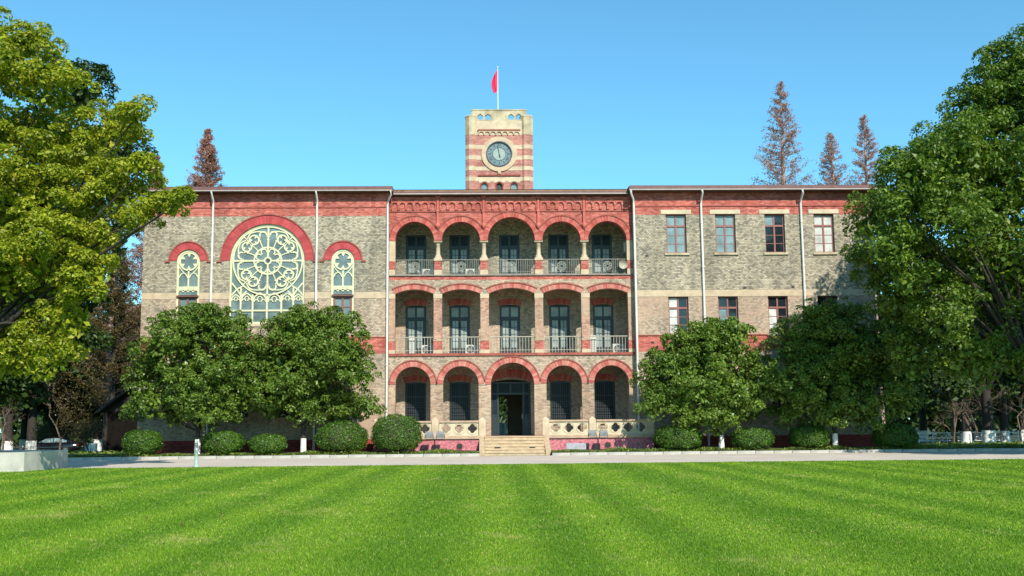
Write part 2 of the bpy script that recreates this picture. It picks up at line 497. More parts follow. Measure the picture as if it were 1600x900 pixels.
class Opening:
    """a hole in a wall: flat, round or segmental head"""
    def __init__(s, xc, hw, zb, zs, rise=0.0):
        s.xc, s.hw, s.zb, s.zs, s.rise = xc, hw, zb, zs, rise
        s.R = (hw * hw + rise * rise) / (2 * rise) if rise > 0 else 0
        s.zc = zs + rise - s.R if rise > 0 else zs
        n = 20 if rise > 0 else 1
        s.xs = [xc - hw * math.cos(PI * i / n) for i in range(n + 1)]
    def top(s, x):
        if s.rise <= 0:
            return s.zs
        d = min(abs(x - s.xc), s.hw)
        return s.zc + math.sqrt(max(0, s.R * s.R - d * d))
    def bot(s, x):
        return s.zb
    def ring(s, mb, w, y0, y1, clampx=None, bw=0.085, gap=0.05):
        a0 = math.acos(min(1, s.hw / s.R))
        if abs(s.rise - s.hw) < 1e-6:
            a0 = 0
        span = PI - 2 * a0
        n = max(5, int(round((s.R + w / 2) * span / bw)))
        for i in range(n):
            t0 = a0 + span * (i + gap) / n
            t1 = a0 + span * (i + 1 - gap) / n
            poly = [(s.xc + r * math.cos(t), s.zc + r * math.sin(t)) for r, t in ((s.R + 0.002, t0), (s.R + w, t0), (s.R + w, t1), (s.R + 0.002, t1))]
            if clampx:
                poly = [(min(max(x, clampx[0]), clampx[1]), z) for x, z in poly]
            mb.prism(poly, y0, y1)
    def hood(s, mb, w, t, y0, y1, clampx=None):
        a0 = 0 if abs(s.rise - s.hw) < 1e-6 else math.acos(min(1, s.hw / s.R))
        pts = [(s.xc + (s.R + w) * math.cos(a0 + (PI - 2 * a0) * i / 28), s.zc + (s.R + w) * math.sin(a0 + (PI - 2 * a0) * i / 28)) for i in range(29)]
        if clampx:
            pts = [p for p in pts if clampx[0] - 1e-6 <= p[0] <= clampx[1] + 1e-6]
        mb.ribbon(pts, t, y0, y1)

class Foil:
    """four-lobed hole"""
    def __init__(s, xc, zc, r):
        s.xc, s.zc, s.r = xc, zc, r
        e = r * 0.95
        s.e = e
        s.c = [(-e, 0), (e, 0), (0, -e), (0, e)]
        s.hw = e + r
        s.xs = sorted(set([xc - s.hw * math.cos(PI * i / 16) for i in range(17)] + [xc - e, xc + e, xc - r, xc + r]))
    def h(s, x):
        d = x - s.xc
        best = 0.0
        for cx, cz in s.c:
            q = s.r * s.r - (d - cx) ** 2
            if q > 0 and cz >= 0:
                best = max(best, cz + math.sqrt(q))
        return best
    def top(s, x):
        return s.zc + s.h(x)
    def bot(s, x):
        return s.zc - s.h(x)

def wall(mb, x0, x1, z0, z1, yf, yb, ops=()):
    ops = [o for o in ops if o.xs[-1] > x0 and o.xs[0] < x1]
    xs = {round(x0, 5), round(x1, 5)}
    for o in ops:
        xs |= {round(x, 5) for x in o.xs if x0 < x < x1}
    xs = sorted(xs)
    e = 1e-5
    cl = lambda z: min(max(z, z0), z1)
    for xl, xr in zip(xs, xs[1:]):
        if xr - xl < 1e-6:
            continue
        mid = (xl + xr) / 2
        act = [o for o in ops if o.xs[0] - e < mid < o.xs[-1] + e]
        iv = sorted([(cl(o.bot(xl)), cl(o.bot(xr)), cl(o.top(xl)), cl(o.top(xr))) for o in act])
        lo = (z0, z0)
        sol = []
        for bl, br, tl, tr in iv:
            sol.append((lo[0], lo[1], bl, br))
            lo = (tl, tr)
            if max(tl - bl, tr - br) > e:
                if max(bl, br) > z0 + e:
                    mb.face([(xl, yf, bl), (xr, yf, br), (xr, yb, br), (xl, yb, bl)])
                if min(tl, tr) < z1 - e:
                    mb.face([(xl, yf, tl), (xl, yb, tl), (xr, yb, tr), (xr, yf, tr)])
        sol.append((lo[0], lo[1], z1, z1))
        for a, b, c, d in sol:
            if max(c - a, d - b) < e:
                continue
            mb.face([(xl, yf, a), (xr, yf, b), (xr, yf, d), (xl, yf, c)])
            mb.face([(xl, yb, a), (xl, yb, c), (xr, yb, d), (xr, yb, b)])
            if a == z0 and b == z0:
                mb.face([(xl, yf, z0), (xl, yb, z0), (xr, yb, z0), (xr, yf, z0)])
            if c == z1 and d == z1:
                mb.face([(xl, yf, z1), (xr, yf, z1), (xr, yb, z1), (xl, yb, z1)])
    for o in ops:
        for x in (o.xs[0], o.xs[-1]):
            b, t = cl(o.bot(x)), cl(o.top(x))
            if t - b > e:
                mb.face([(x, yf, b), (x, yb, b), (x, yb, t), (x, yf, t)])
    for x in (x0, x1):
        mb.face([(x, yf, z0), (x, yb, z0), (x, yb, z1), (x, yf, z1)])
    return mb

# ------------------------------------------------------------------ ground, lawn, road, kerb
def ground_z(x, y):
    t = min(max((y - 3) / 22.0, 0), 1)
    return -0.48 * t * t * (3 - 2 * t)

def make_ground():
    xs = [-700, -300, -120, -70, -50, -35, -25, 0, 25, 35, 50, 70, 120, 300, 700]
    ys = [-400, -150, -80, -40, -10, 3] + [3 + 22 * i / 8 for i in range(1, 9)] + [40, 60, 100, 200, 400, 900]
    mb = MB()
    V = [(x, y, ground_z(x, y) - 0.02) for y in ys for x in xs]
    n = len(xs)
    F = [(j * n + i, j * n + i + 1, (j + 1) * n + i + 1, (j + 1) * n + i) for j in range(len(ys) - 1) for i in range(n - 1)]
    mb.idx(V, F)
    tag(mb.build('ground', 'ground'), kind='structure')
make_ground()
mb = MB(); mb.face([(-60, -17.5, -0.012), (60, -17.5, -0.012), (60, -4.9, -0.012), (-60, -4.9, -0.012)])
tag(mb.build('road', 'road'), kind='structure')
mb = MB(); mb.face([(-60, -110, -0.004), (60, -110, -0.004), (60, -17.45, -0.004), (-60, -17.45, -0.004)])
lawn = tag(mb.build('lawn', 'grass'), kind='structure')

def make_grass():
    Vs = []
    def patch(d0, d1, dens, w, h):
        # strip of lawn between two distances from the viewer's standing place, as wide as one could see from there
        area = 0.5 * 1.25 * (d1 * d1 - d0 * d0) + 5 * (d1 - d0)
        n = int(area * dens)
        d = np.sqrt(RNG.uniform(d0 * d0, d1 * d1, n))
        x = RNG.uniform(-1, 1, n) * (0.625 * d + 2.5)
        y = -62.5 + d
        ok = y < -17.47 + RNG.uniform(-.05, .05, n)
        x, y = x[ok] - 1.0, y[ok]
        n = len(x)
        a = RNG.uniform(0, 2 * PI, n)
        hh = h * RNG.uniform(0.6, 1.25, n)
        ww = w * RNG.uniform(0.6, 1.2, n)
        stripe = .25 * np.sin((x + .35 * np.sin(x)) * 2 * PI / 2.1 + .9)
        lx = RNG.normal(0, 0.45, n) * hh
        ly = (RNG.normal(0, 0.4, n) + 0.35 * stripe) * hh
        c, s = np.cos(a) * ww / 2, np.sin(a) * ww / 2
        V = np.empty((n, 3, 3), np.float32)
        V[:, 0] = np.stack([x - c, y - s, np.full(n, -0.006)], 1)
        V[:, 1] = np.stack([x + c, y + s, np.full(n, -0.006)], 1)
        V[:, 2] = np.stack([x + lx, y + ly, hh], 1)
        Vs.append(V.reshape(-1, 3))
    patch(9.5, 15, 1500, 0.014, 0.026)
    patch(15, 22, 720, 0.021, 0.026)
    patch(22, 32, 270, 0.033, 0.026)
    patch(32, 45.3, 120, 0.046, 0.026)
    V = np.concatenate(Vs)
    o = np_mesh('grass', V, np.arange(len(V)).reshape(-1, 3), 'grass')
    tag(o, 'short mown green grass covering the wide front lawn', 'grass', kind='stuff')
make_grass()

# raised planting beds behind the kerb
BED = 0.16
def make_beds():
    for x0, x1 in ((-60, -1.95), (1.95, 60)):
        mb = MB()
        xs = np.linspace(x0, x1, 60)
        ys = [-5.02, -4.4, -3.4, -2.2, -0.4, 3]
        zs = [0.11, BED + .03, BED + .08, BED + .06, BED, -0.015]
        V = [(x, y, z + (0.04 * math.sin(x * 1.7 + y * 3) if 0 < j < 5 else 0)) for j, (y, z) in enumerate(zip(ys, zs)) for x in xs]
        n = len(xs)
        F = [(j * n + i, j * n + i + 1, (j + 1) * n + i + 1, (j + 1) * n + i) for j in range(5) for i in range(n - 1)]
        mb.idx(V, F)
        tag(mb.build('planting_bed', 'soil'), kind='structure')
    base = MB()
    base.box(-60, -1.95, -5.14, -5.03, -0.1, 0.06)
    base.box(1.95, 60, -5.14, -5.03, -0.1, 0.06)
    k = tag(base.build('kerb', 'concrete'), kind='structure')
    st = MB(); st.bbox(-0.49, 0.49, -0.09, 0.06, -0.1, 0.135, 0.012)
    me = None
    for sx in (-1, 1):
        for i in range(34):
            x = sx * (1.95 + 0.5 + i)
            if me is None:
                o = st.build('kerb_stone', 'kerb', k)
                me = o.data
            else:
                o = link(bpy.data.objects.new('kerb_stone', me), k)
            o.location = (x, -5.13 + random.uniform(-.006, .006), random.uniform(-.008, .008))
make_beds()

# ------------------------------------------------------------------ the school building
B = empty('brick_school_building', label='long three storey grey and red brick school building with arcaded verandas', cat='building')
XC = 7.3           # half width of the arcaded centre
WX = 21.75         # ends of the wings
YW = -0.4          # wing front

# --- centre front, storey by storey
bays3 = [(-5.79, 1.16), (-3.02, 1.15), (0, 1.42), (3.02, 1.15), (5.79, 1.16)]
bays2 = [(-5.80, 1.15), (-3.01, 1.14), (0, 1.37), (3.01, 1.14), (5.80, 1.15)]
bays1 = [(-5.865, 1.035), (-3.05, 1.05), (0, 1.28), (3.05, 1.05), (5.865, 1.035)]
mids3 = [-XC, -4.4, -1.645, 1.645, 4.4, XC]
mids1 = [-XC, -4.465, -1.64, 1.64, 4.465, XC]
o1 = [Opening(x, w, 1.0, 4.06 if abs(x) > 1 else 4.02, w) for x, w in bays1]
o2 = [Opening(x, w, 5.87, 9.42, 0.27 if abs(x) > 1 else 0.33) for x, w in bays2]
o3 = [Opening(x, w, 10.56, 12.63, w) for x, w in bays3]
def piers(z0, z1, y0, y1, ops, mat, x0, x1, name):
    cuts = [x0] + [e for o in sorted(ops, key=lambda q: q.xc) for e in (o.xs[0], o.xs[-1])] + [x1]
    for a, b in zip(cuts[::2], cuts[1::2]):
        MB().box(a, b, y0, y1, z0, z1).build(name, mat, B)
piers(1.0, 4.02, 0, 0.5, o1, 'pink_brick', -XC, XC, 'pier')
wall(MB(), -XC, XC, 4.02, 5.72, 0, 0.5, o1).build('wall', 'tan_brick', B)
piers(5.87, 9.15, 0, 0.5, o2, 'rose_brick', -XC, XC, 'pier')
wall(MB(), -XC, XC, 9.15, 10.25, 0, 0.5, o2).build('wall', 'tan_brick', B)
wall(MB(), -XC, XC, 10.25, 10.50, 0, 0.5, []).build('brick_band', 'red_brick', B)
wall(MB(), -XC, XC, 12.63, 15.45, 0, 0.5, o3).build('wall', 'red_brick', B)
for mids, ops, w, mat in ((mids1, o1, 0.33, 'voussoir_pink'), (mids3, o2, 0.30, 'voussoir_pink'), (mids3, o3, 0.33, 'voussoir')):
    for i, op in enumerate(ops):
        cx = (mids[i] + 0.004, mids[i + 1] - 0.004)
        a = MB(); op.ring(a, w, -0.035, 0.12, cx)
        r = a.build('arch_ring', mat, B)
        h = MB(); op.hood(h, w + 0.03, 0.07, -0.075, 0.02, cx)
        h.build('hood_mould', 'mould', r)
# end jambs of the top storey
for s in (-1, 1):
    x0, x1 = sorted((s * XC, s * 6.95))
    MB().box(x0, x1, 0, 0.5, 10.56, 12.63).build('end_pier', 'stone', B)
    MB().box(x0, x1 , -0.012, 0.1, 10.9, 11.4).build('brick_panel', 'red_brick', B)
# slab edges and string courses
MB().box(-XC, XC, -0.09, 0.5, 5.72, 5.80).box(-XC, XC, -0.05, 0.5, 5.80, 5.87).build('slab_edge', 'mould', B)
MB().box(-XC, XC, -0.09, 0.5, 10.50, 10.56).build('slab_edge', 'rail_iron', B)
MB().box(-XC, XC, -0.05, 0.02, 14.38, 14.45).build('string_course', 'mould', B)
# corbel table of little arches, between wall shafts
for a, b in zip(mids3, mids3[1:]):
    n = int(round((b - a - 0.2) / 0.475))
    st = (b - a - 0.2) / n
    ops = [Opening(a + 0.1 + st * (i + .5), 0.165, 14.5, 14.78, 0.165) for i in range(n)]
    wall(MB(), a + 0.1, b - 0.1, 14.5, 15.28, -0.10, 0.0, ops).build('corbel_table', 'red_brick', B)
for x in mids3[1:-1]:
    m = MB().box(x - 0.07, x + 0.07, -0.14, 0.0, 13.62, 15.2)
    m.lathe(x, -0.07, [(0.02, 13.30), (0.12, 13.42), (0.17, 13.52), (0.15, 13.60), (0.10, 13.70)], 10)
    m.box(x - 0.14, x + 0.14, -0.17, 0.0, 15.2, 15.33)
    m.box(x - 0.11, x + 0.11, -0.16, 0.0, 14.38, 14.48)
    m.build('wall_shaft', 'voussoir', B)
# storey two: caps and pedestal panels of the piers
piers2 = [(-4.405, 0.245), (-1.62, 0.25), (1.62, 0.25), (4.405, 0.245)]
for x, w in piers2 + [(-7.125, 0.175), (7.125, 0.175)]:
    MB().box(x - w - 0.012, x + w + 0.012, -0.02, 0.52, 9.15, 9.42).build('pier_cap', 'stone', B)
    MB().box(x - w - 0.012, x + w + 0.012, -0.02, 0.52, 6.08, 6.60).build('brick_panel', 'red_brick', B)
    MB().box(x - w - 0.02, x + w + 0.02, -0.03, 0.53, 5.87, 6.08).build('pier_base', 'stone', B)
    MB().box(x - w - 0.02, x + w + 0.02, -0.04, 0.54, 6.60, 6.72).build('pier_moulding', 'pink_brick', B)
# storey three: columns on pedestals
for x in mids3[1:-1]:
    c = empty('column'); c.parent = B
    MB().bbox(x - 0.235, x + 0.235, 0.02, 0.49, 10.56, 10.86, 0.01).build('base', 'stone', c)
    MB().box(x - 0.215, x + 0.215, 0.04, 0.47, 10.86, 11.42).build('brick_panel', 'red_brick', c)
    m = MB().bbox(x - 0.26, x + 0.26, 0.0, 0.51, 11.42, 11.58, 0.03)
    m.lathe(x, 0.255, [(0.23, 11.58), (0.23, 11.63), (0.19, 11.67), (0.20, 11.72), (0.15, 11.77), (0.135, 11.80), (0.125, 12.38), (0.15, 12.40), (0.135, 12.43), (0.17, 12.50), (0.24, 12.555)], 14)
    m.box(x - 0.25, x + 0.25, 0.01, 0.5, 12.555, 12.63)
    m.build('shaft', 'stone', c)

# --- veranda floors, ceilings, back wall
MB().box(-XC, XC, 0.5, 2.4, 5.70, 5.86).build('veranda_floor', 'floor', B)
MB().box(-XC, XC, 0.5, 2.4, 10.36, 10.55).build('veranda_floor', 'floor', B)
MB().box(-XC, XC, 0.5, 2.4, 14.6, 14.75).build('veranda_ceiling', 'plaster', B)
MB().box(-XC, XC, -2.45, 2.4, 0.85, 1.0).build('terrace_floor', 'floor', B)
DX = [-5.86, -3.16, -0.06, 3.0, 5.72]
bk = [Opening(x, 0.63, 10.56, 13.42) for x in DX]
bk += [Opening(x, 0.63, 5.87, 8.92, 0.10) for x in DX]
bk += [Opening(x, 0.64, 1.78, 4.22, 0.08) for i, x in enumerate(DX) if i != 2]
bk += [Opening(-0.06, 1.23, 1.0, 4.24, 0.16)]
wall(MB(), -XC, XC, 1.0, 5.70, 2.4, 2.75, bk[10:]).build('back_wall', 'tan_brick', B)
wall(MB(), -XC, XC, 5.86, 10.36, 2.4, 2.75, bk[5:10]).build('back_wall', 'tan_brick', B)
wall(MB(), -XC, XC, 10.55, 14.6, 2.4, 2.75, bk[:5]).build('back_wall', 'grey_brick', B)
for op in bk[5:]:
    a = MB()
    big = Opening(op.xc, op.hw, op.zb, op.zs, max(op.rise, 0.13) if op.hw < 1 else 0.3)
    big.ring(a, 0.36 if op.hw < 1 else 0.5, 2.36, 2.45)
    a.build('arch_ring', 'voussoir', B)

def veranda_door(x, z0, z1, pale):
    w = 0.61
    yf = 2.48
    tz = z1 - 0.75
    m = MB()
    m.box(x - w, x - w + 0.10, yf, yf + 0.12, z0, z1).box(x + w - 0.10, x + w, yf, yf + 0.12, z0, z1)
    m.box(x - w + 0.1, x + w - 0.1, yf, yf + 0.12, z1 - 0.1, z1).box(x - w + 0.1, x + w - 0.1, yf, yf + 0.12, tz - 0.07, tz + 0.07)
    m.box(x - 0.055, x + 0.055, yf + 0.01, yf + 0.1, tz + 0.07, z1 - 0.1)
    for s in (-1, 1):
        a, b = sorted((x + s * 0.015, x + s * (w - 0.1)))
        m.box(a, a + 0.065, yf + 0.02, yf + 0.09, z0, tz - 0.07).box(b - 0.065, b, yf + 0.02, yf + 0.09, z0, tz - 0.07)
        m.box(a + .065, b - .065, yf + 0.02, yf + 0.09, z0, z0 + 0.5).box(a + .065, b - .065, yf + 0.02, yf + 0.09, tz - 0.17, tz - 0.07)
        c = (a + b) / 2
        m.box(c - 0.014, c + 0.014, yf + 0.03, yf + 0.08, z0 + 0.5, tz - 0.17)
        for k in (1, 2, 3):
            z = z0 + 0.5 + (tz - 0.67 - z0) * k / 4
            m.box(a + .065, b - .065, yf + 0.032, yf + 0.078, z - 0.013, z + 0.013)
    d = m.build('door', 'door_paint', B)
    for s in (-1, 1):
        a, b = sorted((x + s * 0.05, x + s * (w - 0.1)))
        MB().box(a, b, yf + 0.05, yf + 0.06, tz + 0.07, z1 - 0.1).build('pane', 'glass_door' if pale > 1 else 'glass_dim', d)
        a, b = sorted((x + s * 0.08, x + s * (w - 0.165)))
        MB().box(a, b, yf + 0.052, yf + 0.06, z0 + 0.5, tz - 0.17).build('pane', 'glass_door' if pale else 'glass_dark', d)
    MB().lathe(x + 0.05, yf - 0.02, [(0.025, z0 + 1.02), (0.03, z0 + 1.05), (0.025, z0 + 1.08)], 8).build('handle', 'chrome', d)
for i, x in enumerate(DX):
    veranda_door(x, 10.56, 13.42, 1)
    veranda_door(x, 5.87, 8.96, 2)

def grille_window(x):
    z0, z1, w = 1.78, 4.26, 0.62
    yf = 2.47
    m = MB()
    m.box(x - w, x - w + .07, yf, yf + .1, z0, z1).box(x + w - .07, x + w, yf, yf + .1, z0, z1)
    m.box(x - w + .07, x + w - .07, yf, yf + .1, z1 - .08, z1).box(x - w + .07, x + w - .07, yf, yf + .1, z0, z0 + .07)
    m.box(x - .03, x + .03, yf + .03, yf + .09, z0 + .07, z1 - .08)
    m.box(x - w + .07, x + w - .07, yf + .03, yf + .088, 3.35, 3.43)
    d = m.build('window', 'door_paint', B)
    g = MB()
    for k in range(9):
        gx = x - 0.52 + 1.04 * k / 8
        g.box(gx - .011, gx + .011, yf - .05, yf - .028, z0 + .05, z1 - .1)
    for z in (1.9, 2.3, 2.75, 3.05):
        g.box(x - .56, x + .56, yf - .056, yf - .022, z - .012, z + .012)
    for k in range(8):
        cx = x - 0.455 + 1.04 * k / 8
        for cz in (2.1, 2.52, 2.9):
            g.ribbon(arc(cx, cz, 0.06, 0, 330, 8), 0.014, yf - .058, yf - .03, True)
    g.build('grille', 'iron', d)
    MB().box(x - .55, x + .55, yf + .05, yf + .06, z0 + .07, z1 - .08).build('pane', 'glass_dim', d)
    MB().bbox(x - .72, x + .72, 2.30, 2.46, 1.66, 1.78, .012).build('sill', 'stone', d)
for i, x in enumerate(DX):
    if i != 2:
        grille_window(x)

# entrance: dark timber screen, open double doors, passage to a garden door
def entrance():
    x, yf = -0.06, 2.48
    m = MB()
    m.box(x - 1.22, x - 1.12, yf, yf + .14, 1.0, 4.26).box(x + 1.12, x + 1.22, yf, yf + .14, 1.0, 4.26)
    m.box(x - 1.12, x + 1.12, yf, yf + .14, 4.16, 4.26).box(x - 1.12, x + 1.12, yf, yf + .14, 3.48, 3.60)
    for q in (-0.79, 0.0, 0.79):
        m.box(x + q - .045, x + q + .045, yf + .01, yf + .13, 3.60, 4.16)
    for s in (-1, 1):
        m.box(x + s * .79 - .05, x + s * .79 + .05, yf + .005, yf + .135, 1.0, 3.48)
        a, b = sorted((x + s * .84, x + s * 1.12))
        m.box(a, b, yf + .03, yf + .1, 2.18, 2.28).box(a, b, yf + .03, yf + .1, 1.0, 1.12)
        m.box(a, b, yf + .05, yf + .08, 1.12, 2.18)
    d = m.build('entrance_door', 'door_paint', B)
    for a, b in ((-1.12, -.835), (-.745, -.045), (.045, .745), (.835, 1.12)):
        MB().box(x + a, x + b, yf + .06, yf + .07, 3.60, 4.16).build('pane', 'glass_dim', d)
    for s in (-1, 1):
        a, b = sorted((x + s * .84, x + s * 1.12))
        MB().box(a, b, yf + .06, yf + .07, 2.28, 3.48).build('pane', 'glass_dim', d)
        hx = x + s * .74
        l = MB().box(hx - .025, hx + .025, yf + .14, yf + .88, 1.02, 3.46)
        l.box(hx - .035, hx + .035, yf + .25, yf + .78, 1.2, 1.9).box(hx - .035, hx + .035, yf + .25, yf + .78, 2.1, 3.3)
        l.build('door_leaf', 'door_paint', d)
    MB().tube([(x + .70, yf - .03, 2.0), (x + .70, yf - .03, 2.3)], 0.02, 6).build('handle', 'chrome', d)
    h = MB()
    h.box(-2.2, -2.05, 2.75, 14, 1.0, 4.9).box(2.05, 2.2, 2.75, 14, 1.0, 4.9)
    h.box(-2.05, 2.05, 2.75, 14, 4.75, 4.9)
    h.build('passage_wall', 'plaster', B)
    MB().box(-2.05, 2.05, 2.4, 14, 0.9, 0.996).build('passage_floor', 'floor', B)
    op = Opening(-.42, .42, 1.0, 3.25, .42)
    wall(MB(), -2.05, 2.05, 1.0, 4.75, 13.6, 13.9, [op]).build('passage_wall', 'plaster', B)
    g = MB().box(-.84, 0, 13.7, 13.78, 3.17, 3.25)
    for a in (45, 90, 135):
        g.ribbon([(-.42, 3.25), (-.42 + .42 * math.cos(R_(a)), 3.25 + .42 * math.sin(R_(a)))], .04, 13.7, 13.78)
    g.build('fanlight', 'door_paint', B)
entrance()

# --- wings
def bands(x0, x1, ops, side):
    for z0, z1, mat, n in ((0.9, 5.86, 'tan_brick', 'wall'), (5.86, 6.80, 'red_brick', 'brick_band'), (6.80, 9.13, 'tan_brick', 'wall'),
                           (9.51, 14.08, 'grey_brick', 'wall'), (14.08, 15.50, 'red_brick', 'frieze')):
        wall(MB(), x0, x1, z0, z1, YW, YW + .38, ops).build(n, mat, B)
    piers(9.13, 9.51, YW - .015, YW + .38, [o for o in ops if o.zb < 9.13 and o.zs > 9.51], 'stone', x0, x1, 'stone_band')
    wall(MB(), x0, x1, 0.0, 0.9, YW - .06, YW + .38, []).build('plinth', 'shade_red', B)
    MB().box(x0, x1, YW - .05, YW - .003, 6.80, 6.86).build('string_course', 'mould', B)
    MB().box(x0, x1, YW - .045, YW - .003, 14.58, 14.63).build('string_course', 'mould', B)
    # side return and rear
    xo = x0 if side < 0 else x1
    xi = x1 if side < 0 else x0
    a, b = sorted((xo, xo - side * .35))
    for z0, z1, mat in ((0, 5.86, 'tan_brick'), (5.86, 6.8, 'red_brick'), (6.8, 14.08, 'grey_brick'), (14.08, 15.5, 'red_brick')):
        MB().box(a, b, YW + .38, 14, z0, z1).build('side_wall', mat, B)
    a, b = sorted((xi, xi + side * .35))
    MB().box(a, b, YW + .38, 14, 0, 15.5).build('side_wall', 'tan_brick', B)
    MB().box(x0, x1, 14.0, 14.3, 0, 15.5).build('rear_wall', 'grey_brick', B)

rose_op = Opening(-14.45, 2.2, 7.62, 11.42, 2.2)
lan = [Opening(x, .68, 7.66, 11.42, .68) for x in (-19.08, -10.0)]
gl = [Opening(x, .62, 2.2, 4.6) for x in (-19.08, -16.0, -13.0, -10.0)]
bands(-WX, -XC, [rose_op] + lan + gl, -1)
WU = [9.9, 12.87, 15.86, 18.85]
ru = [Opening(x, .61, 11.75, 14.12) for x in WU]
rl = [Opening(x, .60, 6.9, 9.13) for x in WU]
rg = [Opening(x, .60, 2.2, 4.6) for x in WU]
bands(XC, WX, ru + rl + rg, 1)
MB().box(-XC, XC, 14.0, 14.3, 5.0, 15.5).build('rear_wall', 'grey_brick', B)
wall(MB(), -XC, XC, 0, 5.0, 14.0, 14.3, [Opening(-.42, .6, 1.0, 4.0)]).build('rear_wall', 'grey_brick', B)

for op, w in ((rose_op, .52), (lan[0], .42), (lan[1], .42)):
    a = MB(); op.ring(a, w, YW - .035, YW + .12, None, 0.085)
    r = a.build('arch_ring', 'voussoir_rose', B)
    h = MB(); op.hood(h, w + .035, .07, YW - .085, YW + .02)
    e = op.hw + w + .035
    for s in (-1, 1):
        p, q = sorted((op.xc + s * (e - .05), op.xc + s * (e + .22)))
        h.box(p, q, YW - .085, YW + .02, op.zs - .10, op.zs - .005)
    h.build('hood_mould', 'mould', r)

def foil_pts(cx, cz, R, rot, k=3):
    """rings of small lobes (k foils) as centre + radius triples"""
    out = []
    for i in range(k):
        a = R_(rot + 360 * i / k)
        out.append((cx + R * .5 * math.cos(a), cz + R * .5 * math.sin(a), R * .5))
    return out

def rose_window():
    cx, cz = -14.45, 11.42
    y0, y1 = YW + .10, YW + .24
    t = MB()
    W = 2.2
    # outer frame
    t.ribbon([(cx - W + .05, 7.72)] + [(cx + (W - .05) * math.cos(R_(180 - a)), cz + (W - .05) * math.sin(R_(a))) for a in range(0, 181, 5)] + [(cx + W - .05, 7.72)], .11, y0 - .02, y1 + .02)
    t.ribbon(arc(cx, cz, 2.04, 0, 360, 64)[:-1], .09, y0, y1, True)
    t.ribbon(arc(cx, cz, .80, 0, 360, 40)[:-1], .10, y0, y1, True)
    t.ribbon(arc(cx, cz, .19, 0, 360, 20)[:-1], .09, y0, y1, True)
    for k in range(16):
        a = R_(22.5 * k)
        r0, r1, w = (.80, 2.04, .10) if k % 4 == 0 else ((.80, 2.0, .06) if k % 2 == 0 else (.80, 1.5, .06))
        if k % 4 == 0:
            r0 = .2
        t.ribbon([(cx + r0 * math.cos(a), cz + r0 * math.sin(a)), (cx + r1 * math.cos(a), cz + r1 * math.sin(a))], w, y0 + .004, y1 - .004)
        # inner cusps
    for k in range(4):
        for da in (24, 66):
            a = R_(90 * k + da)
            px, pz = cx + .58 * math.cos(a), cz + .58 * math.sin(a)
            t.ribbon(arc(px, pz, .165, math.degrees(a) - 125, math.degrees(a) + 125, 12), 0.069, y0 + .01, y1 - .01)
    for k in range(16):
        a = 22.5 * k + 11.25
        ar = R_(a)
        q = k % 4
        if q in (1, 2):          # trefoils in rings
            px, pz = cx + 1.50 * math.cos(ar), cz + 1.50 * math.sin(ar)
            t.ribbon(arc(px, pz, .275, 0, 360, 24)[:-1], 0.094, y0, y1, True)
            for i in range(3):
                b = a + 60 + 120 * i
                br = R_(b)
                t.prism([(px + .25 * math.cos(br + .35), pz + .25 * math.sin(br + .35)), (px + .07 * math.cos(br), pz + .07 * math.sin(br)), (px + .25 * math.cos(br - .35), pz + .25 * math.sin(br - .35))], y0 + .01, y1 - .01)
        else:                    # trefoil headed petals
            px, pz = cx + 1.58 * math.cos(ar), cz + 1.58 * math.sin(ar)
            t.ribbon(arc(px, pz, .20, a - 110, a + 110, 14), 0.088, y0 + .002, y1 - .002)
            for s in (-1, 1):
                b = ar + s * .12
                qx, qz = cx + 1.36 * math.cos(b), cz + 1.36 * math.sin(b)
                t.ribbon(arc(qx, qz, .11, a + s * 90 - 80, a + s * 90 + 80, 10), 0.062, y0 + .006, y1 - .006)
    for k in range(4):           # ogee arcs leaving each main spoke
        for s in (-1, 1):
            a0 = 90 * k
            pts = []
            for i in range(15):
                u = i / 14
                a = R_(a0 + s * (4 + 39 * u))
                r = 1.66 + .30 * math.sin(PI * min(1, u * 1.15) * .5) - .16 * max(0, u - .75) * 4
                pts.append((cx + r * math.cos(a), cz + r * math.sin(a)))
            t.ribbon(pts, .075, y0 + .003, y1 - .003)
    # lower lights
    xs = [cx - 2.1 + 4.2 * i / 6 for i in range(7)]
    xs = [cx + d for d in (-2.12, -1.54, -.84, 0, .84, 1.54, 2.12)]
    for i, x in enumerate(xs[1:-1]):
        t.box(x - .05, x + .05, y0, y1, 7.72, 9.35 + (.45 if abs(x - cx) > 1.2 else .05))
    for z, h in ((8.45, .05), (7.72, .06)):
        t.box(cx - 2.14, cx + 2.14, y0 - .006, y1 + .006, z - h, z + h)
    for a, b in zip(xs, xs[1:]):
        c, hw = (a + b) / 2, (b - a) / 2
        zt = 9.05 if abs(c - cx) > .9 else 8.98
        t.ribbon([(a, zt), (a + hw * .3, zt + hw * .75), (c, zt + hw * 1.25), (b - hw * .3, zt + hw * .75), (b, zt)], 0.088, y0 + .008, y1 - .008)
        for s in (-1, 1):
            t.ribbon(arc(c + s * hw * .5, zt - .02, hw * .33, 0, 180, 8), 0.062, y0 + .012, y1 - .012)
        t.ribbon(arc(c, zt + hw * .42, hw * .32, -20, 200, 8), 0.062, y0 + .014, y1 - .014)
    for s in (-1, 1):
        t.ribbon([(cx + s * 2.1, 10.1), (cx + s * 1.78, 9.72), (cx + s * 1.54, 9.35)], 0.088, y0 + .005, y1 - .005)
        t.ribbon([(cx + s * 1.46, 9.9), (cx + s * 1.78, 9.72), (cx + s * 2.1, 9.35)], 0.088, y0 + .007, y1 - .007)
        t.ribbon([(cx + s * 1.54, 9.3), (cx + s * 1.2, 9.62)], 0.075, y0 + .007, y1 - .007)
    r = t.build('rose_window', 'tracery', B)
    r['label'] = 'large round headed window with pale rose tracery'
    yg0, yg1 = YW + .16, YW + .175
